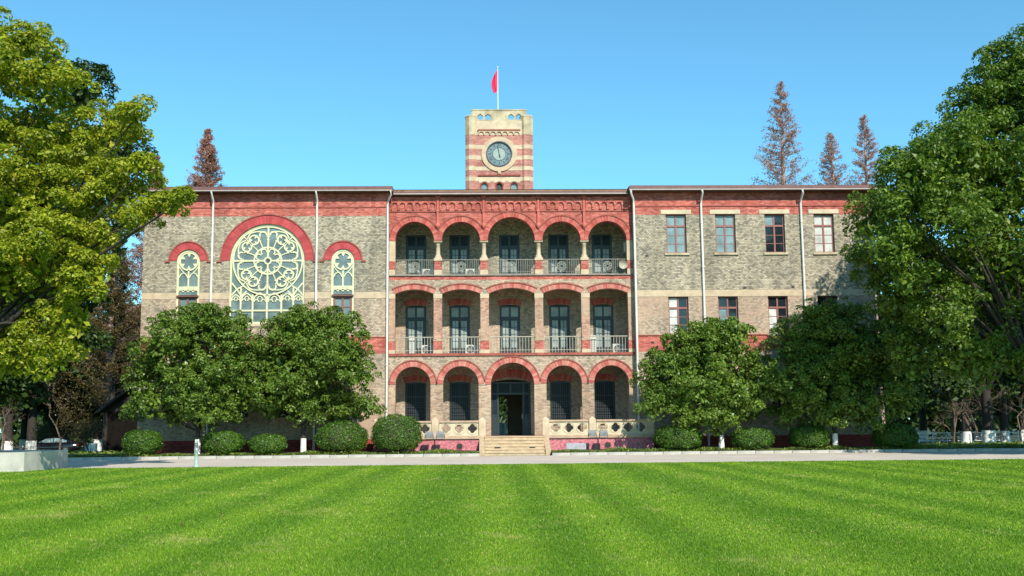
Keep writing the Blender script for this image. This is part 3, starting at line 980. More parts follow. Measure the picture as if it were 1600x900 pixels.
    for k in range(16):          # glass wedges
        a0, a1 = R_(22.5 * k + .3), R_(22.5 * k + 22.2)
        def pt(rr, a): return (cx + rr * math.cos(a), cz + rr * math.sin(a))
        m = (a0 + a1) / 2
        MB().prism([pt(.80, a0), pt(2.05, a0), pt(2.07, m), pt(2.05, a1), pt(.80, a1), pt(.81, m)], yg0, yg1).build('pane', 'glass_lead', r)
    for k in range(4):
        pts = [(cx + .02 * math.cos(R_(90 * k + 45)), cz + .02 * math.sin(R_(90 * k + 45)))] + arc(cx, cz, .79, 90 * k + 1, 90 * k + 89, 8)
        MB().prism(pts, yg0, yg1).build('pane', 'glass_lead', r)
    for a, b in zip(xs, xs[1:]):
        MB().box(a + .02, b - .02, yg0, yg1, 7.78, 8.40).build('pane', 'glass_lead', r)
        MB().box(a + .02, b - .02, yg0 + .004, yg1 + .004, 8.50, 9.9 if abs((a + b) / 2 - cx) > .9 else 9.34).build('pane', 'glass_lead', r)
    for s in (-1, 1):            # glass in the spandrels below and beside the rose
        p = [(cx + s * 2.16, 9.9), (cx + s * 2.16, 11.42)] + [(cx + s * 2.06 * math.cos(R_(a)), cz - 2.06 * math.sin(R_(a))) for a in range(0, 48, 6)] + [(cx + s * 1.2, 9.9)]
        MB().prism(p, yg0 + .02, yg1 + .02).build('pane', 'glass_lead', r)
    MB().bbox(cx - 2.3, cx + 2.3, YW - .06, YW + .2, 7.50, 7.66, .02).build('sill', 'stone_pale', r)
rose_window()

def lancet(cx):
    y0, y1 = YW + .08, YW + .22
    zs = 11.42
    t = MB()
    t.ribbon([(cx - .62, 7.66)] + [(cx + .62 * math.cos(R_(180 - a)), zs + .62 * math.sin(R_(a))) for a in range(0, 181, 10)] + [(cx + .62, 7.66)], .13, y0 - .02, y1 + .02)
    t.ribbon(arc(cx, zs - .03, .52, 0, 360, 28)[:-1], .09, y0, y1, True)
    for i in range(6):
        b = R_(60 * i + 30)
        t.prism([(cx + .5 * math.cos(b + .25), zs - .03 + .5 * math.sin(b + .25)), (cx + .25 * math.cos(b), zs - .03 + .25 * math.sin(b)), (cx + .5 * math.cos(b - .25), zs - .03 + .5 * math.sin(b - .25))], y0 + .01, y1 - .01)
    t.box(cx - .045, cx + .045, y0, y1, 9.85, 10.88)
    t.box(cx - .58, cx + .58, y0 - .004, y1 + .004, 9.80, 9.90)
    for s in (-1, 1):
        t.ribbon([(cx + s * .57, 10.42), (cx + s * .45, 10.62), (cx + s * .3, 10.72), (cx + s * .15, 10.62), (cx + s * .04, 10.42)], .07, y0 + .005, y1 - .005)
        t.ribbon([(cx + s * .57, 11.1), (cx + s * .40, 10.85), (cx + s * .28, 10.74)], .06, y0 + .007, y1 - .007)
        for q in (.15, .44):
            t.ribbon(arc(cx + s * q, 9.56, .125, 0, 180, 8), .05, y0 + .009, y1 - .009)
    t.box(cx - .56, cx + .56, y0 + .003, y1 - .003, 9.70, 9.80)
    r = t.build('lancet_window', 'tracery', B)
    g = YW + .15
    p = [(cx - .57, 9.9), (cx - .57, zs)] + [(cx + .57 * math.cos(R_(180 - a)), zs + .57 * math.sin(R_(a))) for a in range(15, 180, 15)] + [(cx + .57, zs), (cx + .57, 9.9)]
    MB().prism(p, g, g + .015).build('pane', 'glass_lead', r)
    MB().box(cx - .57, cx + .57, g + .002, g + .012, 9.4, 9.8).build('pane', 'glass_lead', r)
    MB().bbox(cx - .64, cx + .64, YW - .06, YW + .2, 9.26, 9.36, .015).build('transom', 'dark_brown', r)
    f = MB()
    f.box(cx - .54, cx - .45, y0, y1, 7.74, 9.25).box(cx + .45, cx + .54, y0, y1, 7.74, 9.25).box(cx - .045, cx + .045, y0, y1, 7.74, 9.25)
    f.box(cx - .45, cx - .045, y0, y1, 9.15, 9.25).box(cx + .045, cx + .45, y0, y1, 9.15, 9.25).box(cx - .45, cx - .045, y0, y1, 7.74, 7.84).box(cx + .045, cx + .45, y0, y1, 7.74, 7.84)
    f.box(cx - .45, cx - .045, y0 + .03, y1 - .03, 8.62, 8.66).box(cx + .045, cx + .45, y0 + .03, y1 - .03, 8.62, 8.66)
    f.build('casement', 'brown_frame', r)
    for s in (-1, 1):
        a, b = sorted((cx + s * .03, cx + s * .47))
        MB().box(a, b, g + .004, g + .014, 7.8, 8.63).build('pane', 'glass_lead', r)
        MB().box(a, b, g + .004, g + .014, 8.65, 9.2).build('pane', 'glass_lead', r)
    MB().bbox(cx - .78, cx + .78, YW - .05, YW + .2, 7.52, 7.66, .02).build('sill', 'stone_pale', r)
for x in (-19.08, -10.0):
    lancet(x)

def sash(cx, z0, z1, hw, mats, lintel=True, frame='brown_frame'):
    y0 = YW + .17
    y1 = y0 + .09
    f = .075
    tz = z0 + (z1 - z0) * .70
    m = MB()
    m.box(cx - hw, cx - hw + f, y0, y1, z0, z1).box(cx + hw - f, cx + hw, y0, y1, z0, z1)
    m.box(cx - hw + f, cx + hw - f, y0, y1, z1 - f, z1).box(cx - hw + f, cx + hw - f, y0, y1, z0, z0 + f)
    m.box(cx - hw + f, cx + hw - f, y0 - .012, y1, tz - .055, tz + .055)
    m.box(cx - .05, cx + .05, y0 - .006, y1 - .004, z0 + f, tz - .055).box(cx - .045, cx + .045, y0 - .004, y1 - .004, tz + .055, z1 - f)
    rows = [z0 + f + (tz - .055 - z0 - f) * k / 3 for k in range(4)]
    for z in rows[1:-1]:
        m.box(cx - hw + f, cx - .05, y0 + .03, y1 - .02, z - .018, z + .018).box(cx + .05, cx + hw - f, y0 + .03, y1 - .02, z - .018, z + .018)
    w = m.build('window', frame, B)
    k = 0
    for s in (-1, 1):
        a, b = sorted((cx + s * .05, cx + s * (hw - f)))
        MB().box(a, b, y0 + .045, y0 + .052, tz + .055, z1 - f).build('pane', mats[k % len(mats)], w)
        for q in range(3):
            MB().box(a, b, y0 + .045, y0 + .052, rows[q], rows[q + 1]).build('pane', mats[(k + 1) % len(mats)], w)
        k += 2
    MB().bbox(cx - hw - .14, cx + hw + .14, YW - .09, YW + .16, z0 - .13, z0 - .004, .015).build('sill', 'stone_weather', w)
    if lintel:
        MB().bbox(cx - hw - .32, cx + hw + .32, YW - .035, YW + .1, z1 + .003, z1 + .26, .012).build('lintel', 'stone_pale', w)
    return w
upm = [['glass_blue'], ['glass_blue'], ['glass_blue', 'glass_dark', 'glass_dark', 'glass_dark'], ['glass_white']]
lom = [['glass_white', 'glass_white', 'glass_dark', 'glass_dark'], ['glass_dark', 'glass_blue', 'glass_dark', 'glass_dark'], ['glass_dark', 'glass_white', 'glass_dark', 'glass_dark'], ['glass_dark']]
for i, x in enumerate(WU):
    sash(x, 11.75, 14.12, .60, upm[i])
    sash(x, 6.9, 9.125, .59, lom[i], False)
    sash(x, 2.2, 4.6, .59, ['glass_dark'])
for x in (-19.08, -16.0, -13.0, -10.0):
    sash(x, 2.2, 4.6, .61, ['glass_dark'], True, 'dark_brown')
# vent bricks
for x, z in ((8.1, 11.6), (12.3, 11.66), (16.8, 9.66), (13.9, 9.64), (8.3, 6.4), (-8.0, 5.0)):
    MB().box(x - .09, x + .09, YW - .012, YW + .02, z - .06, z + .06).build('vent', 'black', B)

# --- eaves, gutters, roofs, downpipes
def eave(x0, x1, yf, z, over, up):
    y = yf - over
    MB().box(x0, x1, y, yf + .5, z + .14, z + up).build('fascia', 'eave_wood', B)
    MB().box(x0, x1, y + .02, yf + .02, z + .08, z + .137).build('soffit', 'soffit', B)
    MB().tube([(x0, y - .055, z + .135), (x1, y - .055, z + .135)], .042, 8).build('gutter', 'gutter', B)
eave(-WX - .5, -XC + .25, YW, 15.36, .55, .40)
eave(XC - .25, WX + .5, YW, 15.36, .55, .40)
eave(-XC + .26, XC - .26, 0.0, 15.25, .42, .30)
MB().box(-XC + .26, XC - .26, -.36, .1, 15.56, 15.66).build('roof_edge', 'roof', B)
for s in (-1, 1):
    x0, x1 = sorted((s * (XC - .2), s * (WX + .5)))
    r = MB()
    V = [(x0, -.93, 15.77), (x1, -.93, 15.77), (x1, 14.8, 15.77), (x0, 14.8, 15.77), (x0 + 5, 6.9, 17.0), (x1 - 5, 6.9, 17.0)]
    r.idx(V, [(0, 1, 5, 4), (1, 2, 5), (2, 3, 4, 5), (3, 0, 4), (0, 3, 2, 1)])
    r.build('roof', 'roof', B)
r = MB()
r.idx([(-7.05, -.4, 15.67), (7.05, -.4, 15.67), (7.05, 14.8, 15.67), (-7.05, 14.8, 15.67), (-7.05, 7, 16.7), (7.05, 7, 16.7)], [(0, 1, 5, 4), (2, 3, 4, 5), (0, 4, 3), (1, 2, 5), (0, 3, 2, 1)])
r.build('roof', 'roof', B)
def downpipe(x, dx=0):
    p = [(x + dx, YW - .62, 15.46), (x + dx, YW - .60, 15.25), (x + dx * .2, YW - .22, 15.0), (x, YW - .12, 14.7), (x, YW - .12, 12), (x, YW - .12, 8), (x, YW - .12, 4), (x, YW - .12, .3)]
    m = MB().tube(p, .068, 10)
    for z in (13.6, 10.9, 8.0, 5.2, 2.5):
        m.tube([(x, YW - .12, z - .04), (x, YW - .12, z + .04)], .088, 10)
    m.build('downpipe', 'pipe', B)
for x in (-17.69, -11.55, 11.42, 17.46):
    downpipe(x)
downpipe(-7.36, .22)
downpipe(7.36, -.22)

# --- veranda railings
for i, (x, w) in enumerate(bays3):
    m = MB()
    a, b = x - w + .02, x + w - .02
    if i == 0: a = -6.93
    if i == 4: b = 6.93
    z0, z1 = 10.62, 11.52
    m.box(a, b, .20, .25, z1 - .035, z1).box(a, b, .21, .24, z0, z0 + .03).box(a, b, .21, .24, z0 + .14, z0 + .16)
    n = int((b - a) / .105)
    for k in range(n + 1):
        px = a + (b - a) * k / n
        if abs(px - x) < .30:
            continue
        m.box(px - .011, px + .011, .214, .236, z0 + .03, z1 - .035)
    zc = (z0 + z1) / 2 + .03
    m.ribbon(arc(x, zc, .27, 0, 360, 20)[:-1], .03, .21, .24, True)
    m.ribbon(arc(x, zc, .10, 0, 360, 12)[:-1], .03, .21, .24, True)
    for k in range(8):
        q = R_(45 * k)
        m.ribbon([(x + .1 * math.cos(q), zc + .1 * math.sin(q)), (x + .27 * math.cos(q), zc + .27 * math.sin(q))], .025, .212, .238)
        m.ribbon(arc(x + .19 * math.cos(q + .39), zc + .19 * math.sin(q + .39), .05, 0, 360, 8)[:-1], .02, .213, .237, True)
    m.box(x - .29, x - .27, .214, .236, z0 + .03, z1 - .035).box(x + .27, x + .29, .214, .236, z0 + .03, z1 - .035)
    m.build('railing', 'rail_iron', B)
for i, (x, w) in enumerate(bays2):
    m = MB()
    a, b = x - w + .015, x + w - .015
    if i == 0: a = -6.94
    if i == 4: b = 6.94
    m.tube([(a, .2, 6.84), (b, .2, 6.84)], .03, 8).tube([(a, .2, 6.05), (b, .2, 6.05)], .02, 6)
    n = int((b - a) / .17)
    for k in range(n + 1):
        px = a + (b - a) * k / n
        m.box(px - .012, px + .012, .188, .212, 5.9, 6.83)
    m.build('railing', 'rail_paint', B)

# --- terrace: granite base, balustrades, posts, steps
for s in (-1, 1):
    a, b = sorted((s * 1.95, s * 7.9))
    MB().box(a, b, -2.42, -2.2, 0.0, 0.88).build('terrace_wall', 'granite', B)
    a, b = sorted((s * 1.62, s * 7.95))
    MB().bbox(a, b, -2.52, -1.9, 0.88, 1.06, .015).build('terrace_coping', 'coping', B)
    a, b = sorted((s * 7.55, s * 7.9))
    MB().box(a, b, -2.2, YW - .07, 0.0, 0.88).build('terrace_wall', 'granite', B)
    for p0, p1 in ((1.98, 4.22), (4.66, 7.56)):
        n = 3 if p1 < 5 else 4
        a, b = sorted((s * p0, s * p1))
        f = [Foil(a + (b - a) * (k + .5) / n, 1.46, .135) for k in range(n)]
        wall(MB(), a, b, 1.06, 1.80, -2.34, -2.16, f).build('balustrade_panel', 'stone_pale', B)
        for q in f:
            g = MB()
            g.ribbon(arc(q.xc, q.zc, .31, 0, 360, 24)[:-1], .035, -2.365, -2.33, True)
            g.build('moulding', 'stone_pale', B)
        MB().bbox(a, b, -2.42, -2.08, 1.80, 1.90, .015).build('handrail', 'coping', B)
    for x in (1.79, 4.44, 7.74):
        x *= s
        m = MB().box(x - .19, x + .19, -2.46, -2.05, 1.06, 1.92)
        m.zprism([(x - .19, -2.46), (x + .19, -2.46), (x + .19, -2.05), (x - .19, -2.05)], 1.921, 2.09, .15)
        m.build('post', 'stone', B)
    # sloping cheek beside the steps
    a, b = sorted((s * 1.66, s * 1.96))
    ck = MB()
    V = [(x, y, z) for x in (a, b) for y, z in ((-4.35, -.02), (-4.35, .22), (-2.53, .88), (-2.53, -.02))]
    ck.idx(V, [(0, 1, 2, 3), (7, 6, 5, 4), (0, 4, 5, 1), (1, 5, 6, 2), (2, 6, 7, 3), (3, 7, 4, 0)])
    ck.build('step_cheek', 'step_stone', B)
    MB().lathe(s * 5.3 if s > 0 else -3.08, -2.42, [(0.001, .45), (.001, .451)], 4) if False else None
    vx = 5.28 if s > 0 else -3.08
    m = MB()
    m.prism([(vx + .16 * math.cos(2 * PI * k / 16), .46 + .16 * math.sin(2 * PI * k / 16)) for k in range(16)], -2.432, -2.38)
    m.build('vent', 'black', B)
    m = MB(); m.ribbon(arc(vx, .46, .18, 0, 360, 20)[:-1], .04, -2.445, -2.40, True)
    m.build('vent_rim', 'mould', B)
for k in range(6):
    y = -4.25 + k * .32
    z1 = (k + 1) * 1.0 / 6
    m = MB().bbox(-1.655, 1.655, y - .035, -2.2 if k == 5 else y + .36, z1 - .055, z1 + (.004 if k == 5 else 0), .014)
    m.box(-1.655, 1.655, y, y + .1, -.02 if k == 0 else k / 6 + .001, z1 - .055)
    m.build('step', 'step_stone', B)
for x in (-.95, .97):
    MB().box(x - .16, x + .16, -4.25 + .32 * 2 - .02, -4.25 + .32 * 2 + .05, .375, .46).build('step_light', 'black', B)

# ------------------------------------------------------------------ clock tower
TX, TY, TH = -0.57, 7.0, 2.28
T = empty('clock_tower', (0, 0, 0), label='square clock tower banded in red brick and cream stone above the roof', cat='clock tower')
def octo(cx, cy, r):
    return [(cx + r * math.cos(PI / 8 + PI / 4 * k), cy + r * math.sin(PI / 8 + PI / 4 * k)) for k in range(8)]
zb = [(14.0, 17.95, 0), (17.95, 18.22, 1), (18.22, 18.68, 0), (18.68, 18.95, 1), (18.95, 19.42, 0), (19.42, 19.70, 1), (19.70, 20.16, 0), (20.16, 20.44, 1), (20.44, 21.14, 0), (21.14, 22.1, 1)]
inner = TH - .42
wins = [Opening(TX + d, .22, 17.2, 17.60, .22) for d in (-1.0, 0, 1.0)]
for z0, z1, st in zb:
    p = .012 if st else 0
    if z0 == 14.0:
        wall(MB(), TX - inner, TX + inner, z0, z1, TY + .12, TY + .5, wins).build('shaft', 'tower_red', T)
        MB().box(TX - inner, TX + inner, TY + .5, TY + 2 * TH - .12, z0, z1).build('shaft', 'tower_red', T)
    else:
        MB().box(TX - inner - p, TX + inner + p, TY + .12 - p, TY + 2 * TH - .12 + p, z0, z1).build('stone_band' if st else 'shaft', 'tower_stone' if st else 'tower_red', T)
    for sx in (-1, 1):
        for sy in (0, 1):
            cx, cy = TX + sx * (TH - .42), TY + .42 + sy * (2 * TH - .84)
            z2 = 22.42 if z1 == 22.1 else z1
            mm = MB().zprism(octo(cx, cy, .465 + p), z0, z2)
            if z2 > 22:
                mm.zprism(octo(cx, cy, .50), z2 + .001, z2 + .12, .8)
            mm.build('corner_turret', ('stone_weather' if z2 > 22 else 'tower_stone') if st else 'tower_red', T)
# cornice, scalloped corbels
MB().box(TX - 1.45, TX + 1.45, TY - .02, TY + .2, 21.42, 21.50).build('cornice', 'mould', T)
sc = [Opening(TX - 1.4 + .4 * (k + .5), .17, 21.0, 21.18, .17) for k in range(7)]
wall(MB(), TX - 1.4, TX + 1.4, 21.14, 21.42, TY + .02, TY + .13, sc).build('corbel_table', 'stone', T)
MB().box(TX - 1.42, TX + 1.42, TY + .02, TY + .12, 18.30, 18.38).build('cornice', 'mould', T)
# parapet with pointed openings in pairs
class Gable(Opening):
    def top(s, x): return s.zs + (s.hw - abs(x - s.xc)) * 0.85
pops = []
for d in (-1.27, -.74, .82, 1.35):
    g = Gable(TX + d, .19, 22.22, 22.48); g.xs = [g.xc - .19, g.xc, g.xc + .19]; pops.append(g)
wall(MB(), TX - inner, TX + inner, 22.1, 22.86, TY + .14, TY + .40, pops).build('parapet', 'stone_weather', T)
MB().box(TX - inner, TX + inner, TY + 2 * TH - .40, TY + 2 * TH - .14, 22.1, 22.25).build('parapet', 'stone_weather', T)
for sx in (-1, 1):
    a, b = sorted((TX + sx * inner, TX + sx * (inner - .25)))
    MB().box(a, b, TY + .45, TY + 2 * TH - .45, 22.1, 22.80).build('parapet', 'stone_weather', T)
MB().box(TX - inner - .03, TX + inner + .03, TY + .11, TY + .43, 22.86, 22.93).build('coping', 'stone_weather', T)
# louvre openings at the foot
for o in wins:
    m = MB(); o.ring(m, .10, TY + .09, TY + .2, None, .07)
    m.ribbon([(o.xc - .24, 17.2), (o.xc - .24, 17.6)], .06, TY + .09, TY + .2).ribbon([(o.xc + .24, 17.2), (o.xc + .24, 17.6)], .06, TY + .09, TY + .2)
    w = m.build('window', 'mould', T)
    MB().box(o.xc - .21, o.xc + .21, TY + .26, TY + .28, 17.2, 17.8).build('louvre', 'glass_blue' if o.xc != wins[1].xc else 'black', w)
for d in (-1.0, 0, 1.0):
    MB().box(TX + d - .40, TX + d + .40, TY + .09, TY + .125, 17.84, 18.12).build('stone_panel', 'stone_pale', T)
# clock
CZ = 19.80
ck = MB()
ck.ribbon(arc(TX, CZ, 1.04, 0, 360, 48)[:-1], .32, TY + .03, TY + .2, True)
clock = ck.build('clock', 'stone', T)
m = MB(); m.ribbon(arc(TX, CZ, .845, 0, 360, 48)[:-1], .07, TY - .02, TY + .2, True); m.build('bezel', 'dial_dark', clock)
m = MB(); m.prism([(TX + .84 * math.cos(2 * PI * k / 40), CZ + .84 * math.sin(2 * PI * k / 40)) for k in range(40)], TY + .085, TY + .108); m.build('dial', 'dial', clock)
m = MB(); m.prism([(TX + .42 * math.cos(2 * PI * k / 32), CZ + .42 * math.sin(2 * PI * k / 32)) for k in range(32)], TY + .075, TY + .088); m.build('dial_centre', 'dial_mid', clock)
m = MB(); m.ribbon(arc(TX, CZ, .45, 0, 360, 36)[:-1], .03, TY + .07, TY + .09, True)
ROM = ['XII', 'I', 'II', 'III', 'IIII', 'V', 'VI', 'VII', 'VIII', 'IX', 'X', 'XI']
for h in range(12):
    a = R_(90 - 30 * h)
    txt = ROM[h]
    rad, tan = Vector((math.cos(a), math.sin(a))), Vector((math.sin(a), -math.cos(a)))
    wd = {'I': .055, 'V': .10, 'X': .10}
    off = -sum(wd[c] for c in txt) / 2
    for c in txt:
        cw = wd[c]
        def P_(u, v):
            q = Vector((TX, CZ)) + rad * (.64 + v) + tan * (off + u)
            return (q.x, q.y)
        if c == 'I':
            segs = [((cw / 2, -.10), (cw / 2, .10))]
        elif c == 'V':
            segs = [((.01, .10), (cw / 2, -.10)), ((cw / 2, -.10), (cw - .01, .10))]
        else:
            segs = [((.01, .10), (cw - .01, -.10)), ((.01, -.10), (cw - .01, .10))]
        for p, q in segs:
            m.ribbon([P_(*p), P_(*q)], .024, TY + .072, TY + .086)
        off += cw
    b = R_(90 - 30 * h - 15)
    m.ribbon([(TX + .47 * math.cos(b), CZ + .47 * math.sin(b)), (TX + .80 * math.cos(b), CZ + .80 * math.sin(b))], .016, TY + .074, TY + .087)
m.build('numerals', 'dial_dark', clock)
for a, l, w in ((R_(100), .66, .06), (R_(-79), .34, .10)):
    c, s = math.cos(a), math.sin(a)
    tip = (TX + l * c, CZ + l * s)
    n = (-s * w / 2, c * w / 2)
    m = MB(); m.prism([(TX - .12 * c + n[0] * .5, CZ - .12 * s + n[1] * .5), (TX - .12 * c - n[0] * .5, CZ - .12 * s - n[1] * .5), (TX + l * .6 * c - n[0], CZ + l * .6 * s - n[1]), tip, (TX + l * .6 * c + n[0], CZ + l * .6 * s + n[1])], TY + (.045 if l > .5 else .058), TY + (.055 if l > .5 else .068))
    m.build('hand', 'dial_dark', clock)
MB().box(TX - .10, TX + .10, TY - .04, TY + .1, 18.42, 18.66).build('keystone', 'stone_weather', clock)

# flag
FP = empty('flagpole', (-0.60, 9.2, 22.0), label='thin white flagpole with a limp red flag on the clock tower', cat='flag')
MB().tube([(0, 0, 0), (0, 0, 2.3), (0, 0, 4.55)], [.045, .04, .028], 8).lathe(0, 0, [(.01, 4.55), (.05, 4.6), (.05, 4.66), (.01, 4.7)], 8).build('pole', 'pipe', FP)
m = MB()
nu, nv = 14, 12
V = []
for j in range(nv + 1):
    v = j / nv
    for i in range(nu + 1):
        u = i / nu
        hang = u * (.22 + .24 * math.sin(PI * min(1, v * .9)) )
        x = -hang * .85 + .03 * math.sin(u * 9 + v * 4)
        y = .16 * math.sin(u * 11 + v * 1.5) * u
        z = 4.45 - v * 1.55 - u * .36 * (1 - .45 * v)
        V.append((x - .03, y, z))
m.idx(V, [(j * (nu + 1) + i, j * (nu + 1) + i + 1, (j + 1) * (nu + 1) + i + 1, (j + 1) * (nu + 1) + i) for j in range(nv) for i in range(nu)], True)
m.build('cloth', 'flag', FP)

# ------------------------------------------------------------------ small things on and before the building
def air_con(x, y, z, label, s=1.0, tall=False):
    r = empty('air_conditioner', (x, y, z), label=label, cat='air conditioner', group='air conditioners on the verandas')
    w, d, h = (.82 * s, .32, .60 * s) if not tall else (.34, .34, 1.05)
    MB().bbox(-w / 2, w / 2, -d / 2, d / 2, .06, h, .02).box(-w / 2 + .05, -w / 2 + .12, -d / 2, d / 2, 0, .06).box(w / 2 - .12, w / 2 - .05, -d / 2, d / 2, 0, .06).build('case', 'ac_white', r)
    if not tall:
        cx, cz, R = -w * .12, h * .53, h * .38
        MB().prism([(cx + R * math.cos(2 * PI * k / 20), cz + R * math.sin(2 * PI * k / 20)) for k in range(20)], -d / 2 - .004, -d / 2 + .01).build('fan_opening', 'black', r)
        g = MB()
        for q in (.35, .68, 1.0):
            g.ribbon(arc(cx, cz, R * q, 0, 360, 20)[:-1], .012, -d / 2 - .016, -d / 2 - .006, True)
        for k in range(6):
            a = PI * k / 6
            g.ribbon([(cx - R * math.cos(a), cz - R * math.sin(a)), (cx + R * math.cos(a), cz + R * math.sin(a))], .012, -d / 2 - .015, -d / 2 - .007)
        g.build('fan_guard', 'metal_grey', r)
    else:
        m = MB()
        for k in range(5):
            m.box(-w / 2 + .05, w / 2 - .05, -d / 2 - .008, -d / 2 + .01, .25 + .12 * k, .28 + .12 * k)
        m.build('louvre', 'metal_grey', r)
    return r
air_con(-5.02, 1.75, 10.56, 'white fan unit on the top veranda, in the leftmost bay')
air_con(-2.38, 1.75, 10.56, 'white fan unit on the top veranda, second bay from the left')
air_con(-5.98, .60, 5.87, 'tall narrow white cabinet behind the middle veranda rail, leftmost bay', tall=True)
air_con(-5.06, 1.5, 5.87, 'white fan unit on the middle veranda, beside the tall white cabinet')
air_con(-2.40, 1.5, 5.87, 'white fan unit on the middle veranda, second bay from the left')
air_con(4.86, .60, 5.87, 'narrow white cabinet on the middle veranda beside the rightmost pier', tall=True)
air_con(6.55, 1.5, 5.87, 'white fan unit on the middle veranda, in the rightmost bay')
a = air_con(7.06, 1.2, 12.05, 'white fan unit hung high at the right end of the top veranda')
a.rotation_euler.z = R_(-90)
m = MB().box(-.3, -.26, -.15, .24, -.04, 0).box(.26, .3, -.15, .24, -.04, 0)
m.build('bracket', 'metal_grey', a)
# dish
D = empty('satellite_dish', (6.70, .05, 11.0), label='pale round satellite dish at the right end of the top veranda rail', cat='satellite dish')
m = MB()
V, n = [], 20
for j in range(5):
    r = .27 * j / 4
    for k in range(n):
        t = 2 * PI * k / n
        V.append((r * math.cos(t), .16 * (r / .27) ** 2 * -1, .12 + r * math.sin(t)))
m.idx(V, [(j * n + k, j * n + (k + 1) % n, (j + 1) * n + (k + 1) % n, (j + 1) * n + k) for j in range(4) for k in range(n)], True)
m.build('reflector', 'rail_paint', D)
MB().tube([(0, 0, .12), (0, -.34, .16)], .012, 5).tube([(0, .01, .1), (0, .3, .0)], .025, 6).build('feed_arm', 'metal_grey', D)

def floodlight(x, y, label):
    r = empty('floodlight_stand', (x, y, BED), label=label, cat='floodlight', group='floodlight stands before the terrace')
    MB().tube([(0, 0, -.05), (0, 0, .72)], .035, 8).box(-.48, .48, -.03, .03, .70, .75).build('post', 'black', r)
    for s in (-1, 1):
        cx = s * .31
        lamp = MB()
        V = [(cx + dx, y_, z_) for dx in (-.21, .21) for y_, z_ in ((-.10, .80), (.16, .84), (.24, 1.10), (.04, 1.16), (-.16, 1.02))]
        lamp.idx(V, [(0, 1, 2, 3, 4), (9, 8, 7, 6, 5)] + [(i, 5 + i, 5 + (i + 1) % 5, (i + 1) % 5) for i in range(5)])
        l = lamp.build('lamp', 'metal_grey', r)
        MB().idx([(cx - .19, .255, .85), (cx + .19, .255, .85), (cx + .19, .255, 1.09), (cx - .19, .255, 1.09)], [(0, 1, 2, 3)]).build('lamp_glass', 'glass_white', l)
        MB().box(cx - .24, cx - .215, -.03, .06, .75, .98).box(cx + .215, cx + .24, -.03, .06, .75, .98).build('bracket', 'black', l)
floodlight(-4.42, -3.5, 'black stand with two floodlights before the balustrade left of the steps')
floodlight(4.62, -3.5, 'black stand with two floodlights before the balustrade right of the steps')

pl = empty('stone_plaque', (3.43, -3.1, BED + .02), label='grey stone plaque leaning in the bed right of the steps', cat='plaque')
m = MB()
V = [(x, y, z) for x in (-.55, .55) for y, z in ((-.12, 0), (-.02, .42), (.08, .42), (.16, 0))]
m.idx(V, [(0, 1, 2, 3), (7, 6, 5, 4), (0, 4, 5, 1), (1, 5, 6, 2), (2, 6, 7, 3), (3, 7, 4, 0)])
m.build('slab', 'plaque', pl)

bo = empty('bollard', (-13.8, -17.2, 0), label='slim grey green bollard at the far edge of the lawn', cat='bollard')
MB().lathe(0, 0, [(.13, 0), (.13, .05), (.085, .07), (.08, .62), (.10, .64), (.10, .70)], 14).build('post', 'bollard', bo)
MB().lathe(0, 0, [(.11, .70), (.11, .74), (.07, .79), (.01, .81)], 14).build('cap', 'metal_grey', bo)

# octagonal concrete planter at the left edge of the lawn
pt = empty('concrete_planter', (-22.4, -18.9, 0), label='low pale concrete planter wall at the left edge of the lawn', cat='planter')
oc = [(2.95, -.2), (2.95, 2.0), (1.2, 3.2), (-2.8, 3.2), (-3, -1.5), (2.0, -1.62), (2.45, -1.4)]
oc = [(2.98, .75), (2.98, 2.4), (1.6, 3.4), (-3.4, 3.4), (-3.4, -1.7), (2.35, -1.7), (2.72, -1.3)]
def inset(poly, k):
    cx = sum(p[0] for p in poly) / len(poly); cy = sum(p[1] for p in poly) / len(poly)
    return [(cx + (x - cx) * k, cy + (y - cy) * k) for x, y in poly]
m = MB()
oi = inset(oc, .87)
n = len(oc)
V = [(x, y, -.02) for x, y in oc] + [(x, y, .74) for x, y in oc] + [(x, y, .74) for x, y in oi] + [(x, y, .60) for x, y in oi]
m.idx(V, [(k * n + i, k * n + (i + 1) % n, (k + 1) * n + (i + 1) % n, (k + 1) * n + i) for k in range(3) for i in range(n)])
m.build('wall', 'concrete', pt)
m = MB(); m.face([(x, y, .64) for x, y in oi]); m.build('soil', 'soil', pt)

# white pedestal seen through the entrance
MB().box(-2.0, 2.0, 14.3, 17.5, 0.0, 0.995).build('rear_step', 'step_stone', B)
wp = empty('draped_table', (-0.34, 15.2, 1.0), label='small white draped table seen through the open entrance', cat='table')
MB().zprism([(.34 * math.cos(2 * PI * k / 16) * (1 + .06 * (k % 2)), .34 * math.sin(2 * PI * k / 16) * (1 + .06 * (k % 2))) for k in range(16)], 0, .78, .82).build('cloth', 'white_paint', wp)
MB().lathe(0, 0, [(.30, .78), (.31, .80), (.30, .82)], 16).build('table_top', 'white_paint', wp)

# ------------------------------------------------------------------ trees
def nrm(a):
    return a / np.maximum(np.linalg.norm(a, axis=1, keepdims=True), 1e-9)

def leaf_quads(P, N, L, W, rng):
    n = len(P)
    r = nrm(rng.normal(size=(n, 3)))
    t = nrm(np.cross(N, r))
    b = np.cross(N, t)
    l = (L * rng.uniform(.7, 1.3, n))[:, None]
    w = (W * rng.uniform(.7, 1.3, n))[:, None]
    V = np.stack([P - t * l / 2, P + b * w / 2 - t * l * .05 + N * w * .12, P + t * l / 2 - N * l * .12, P - b * w / 2 - t * l * .05 + N * w * .12], 1)
    return V.reshape(-1, 3)

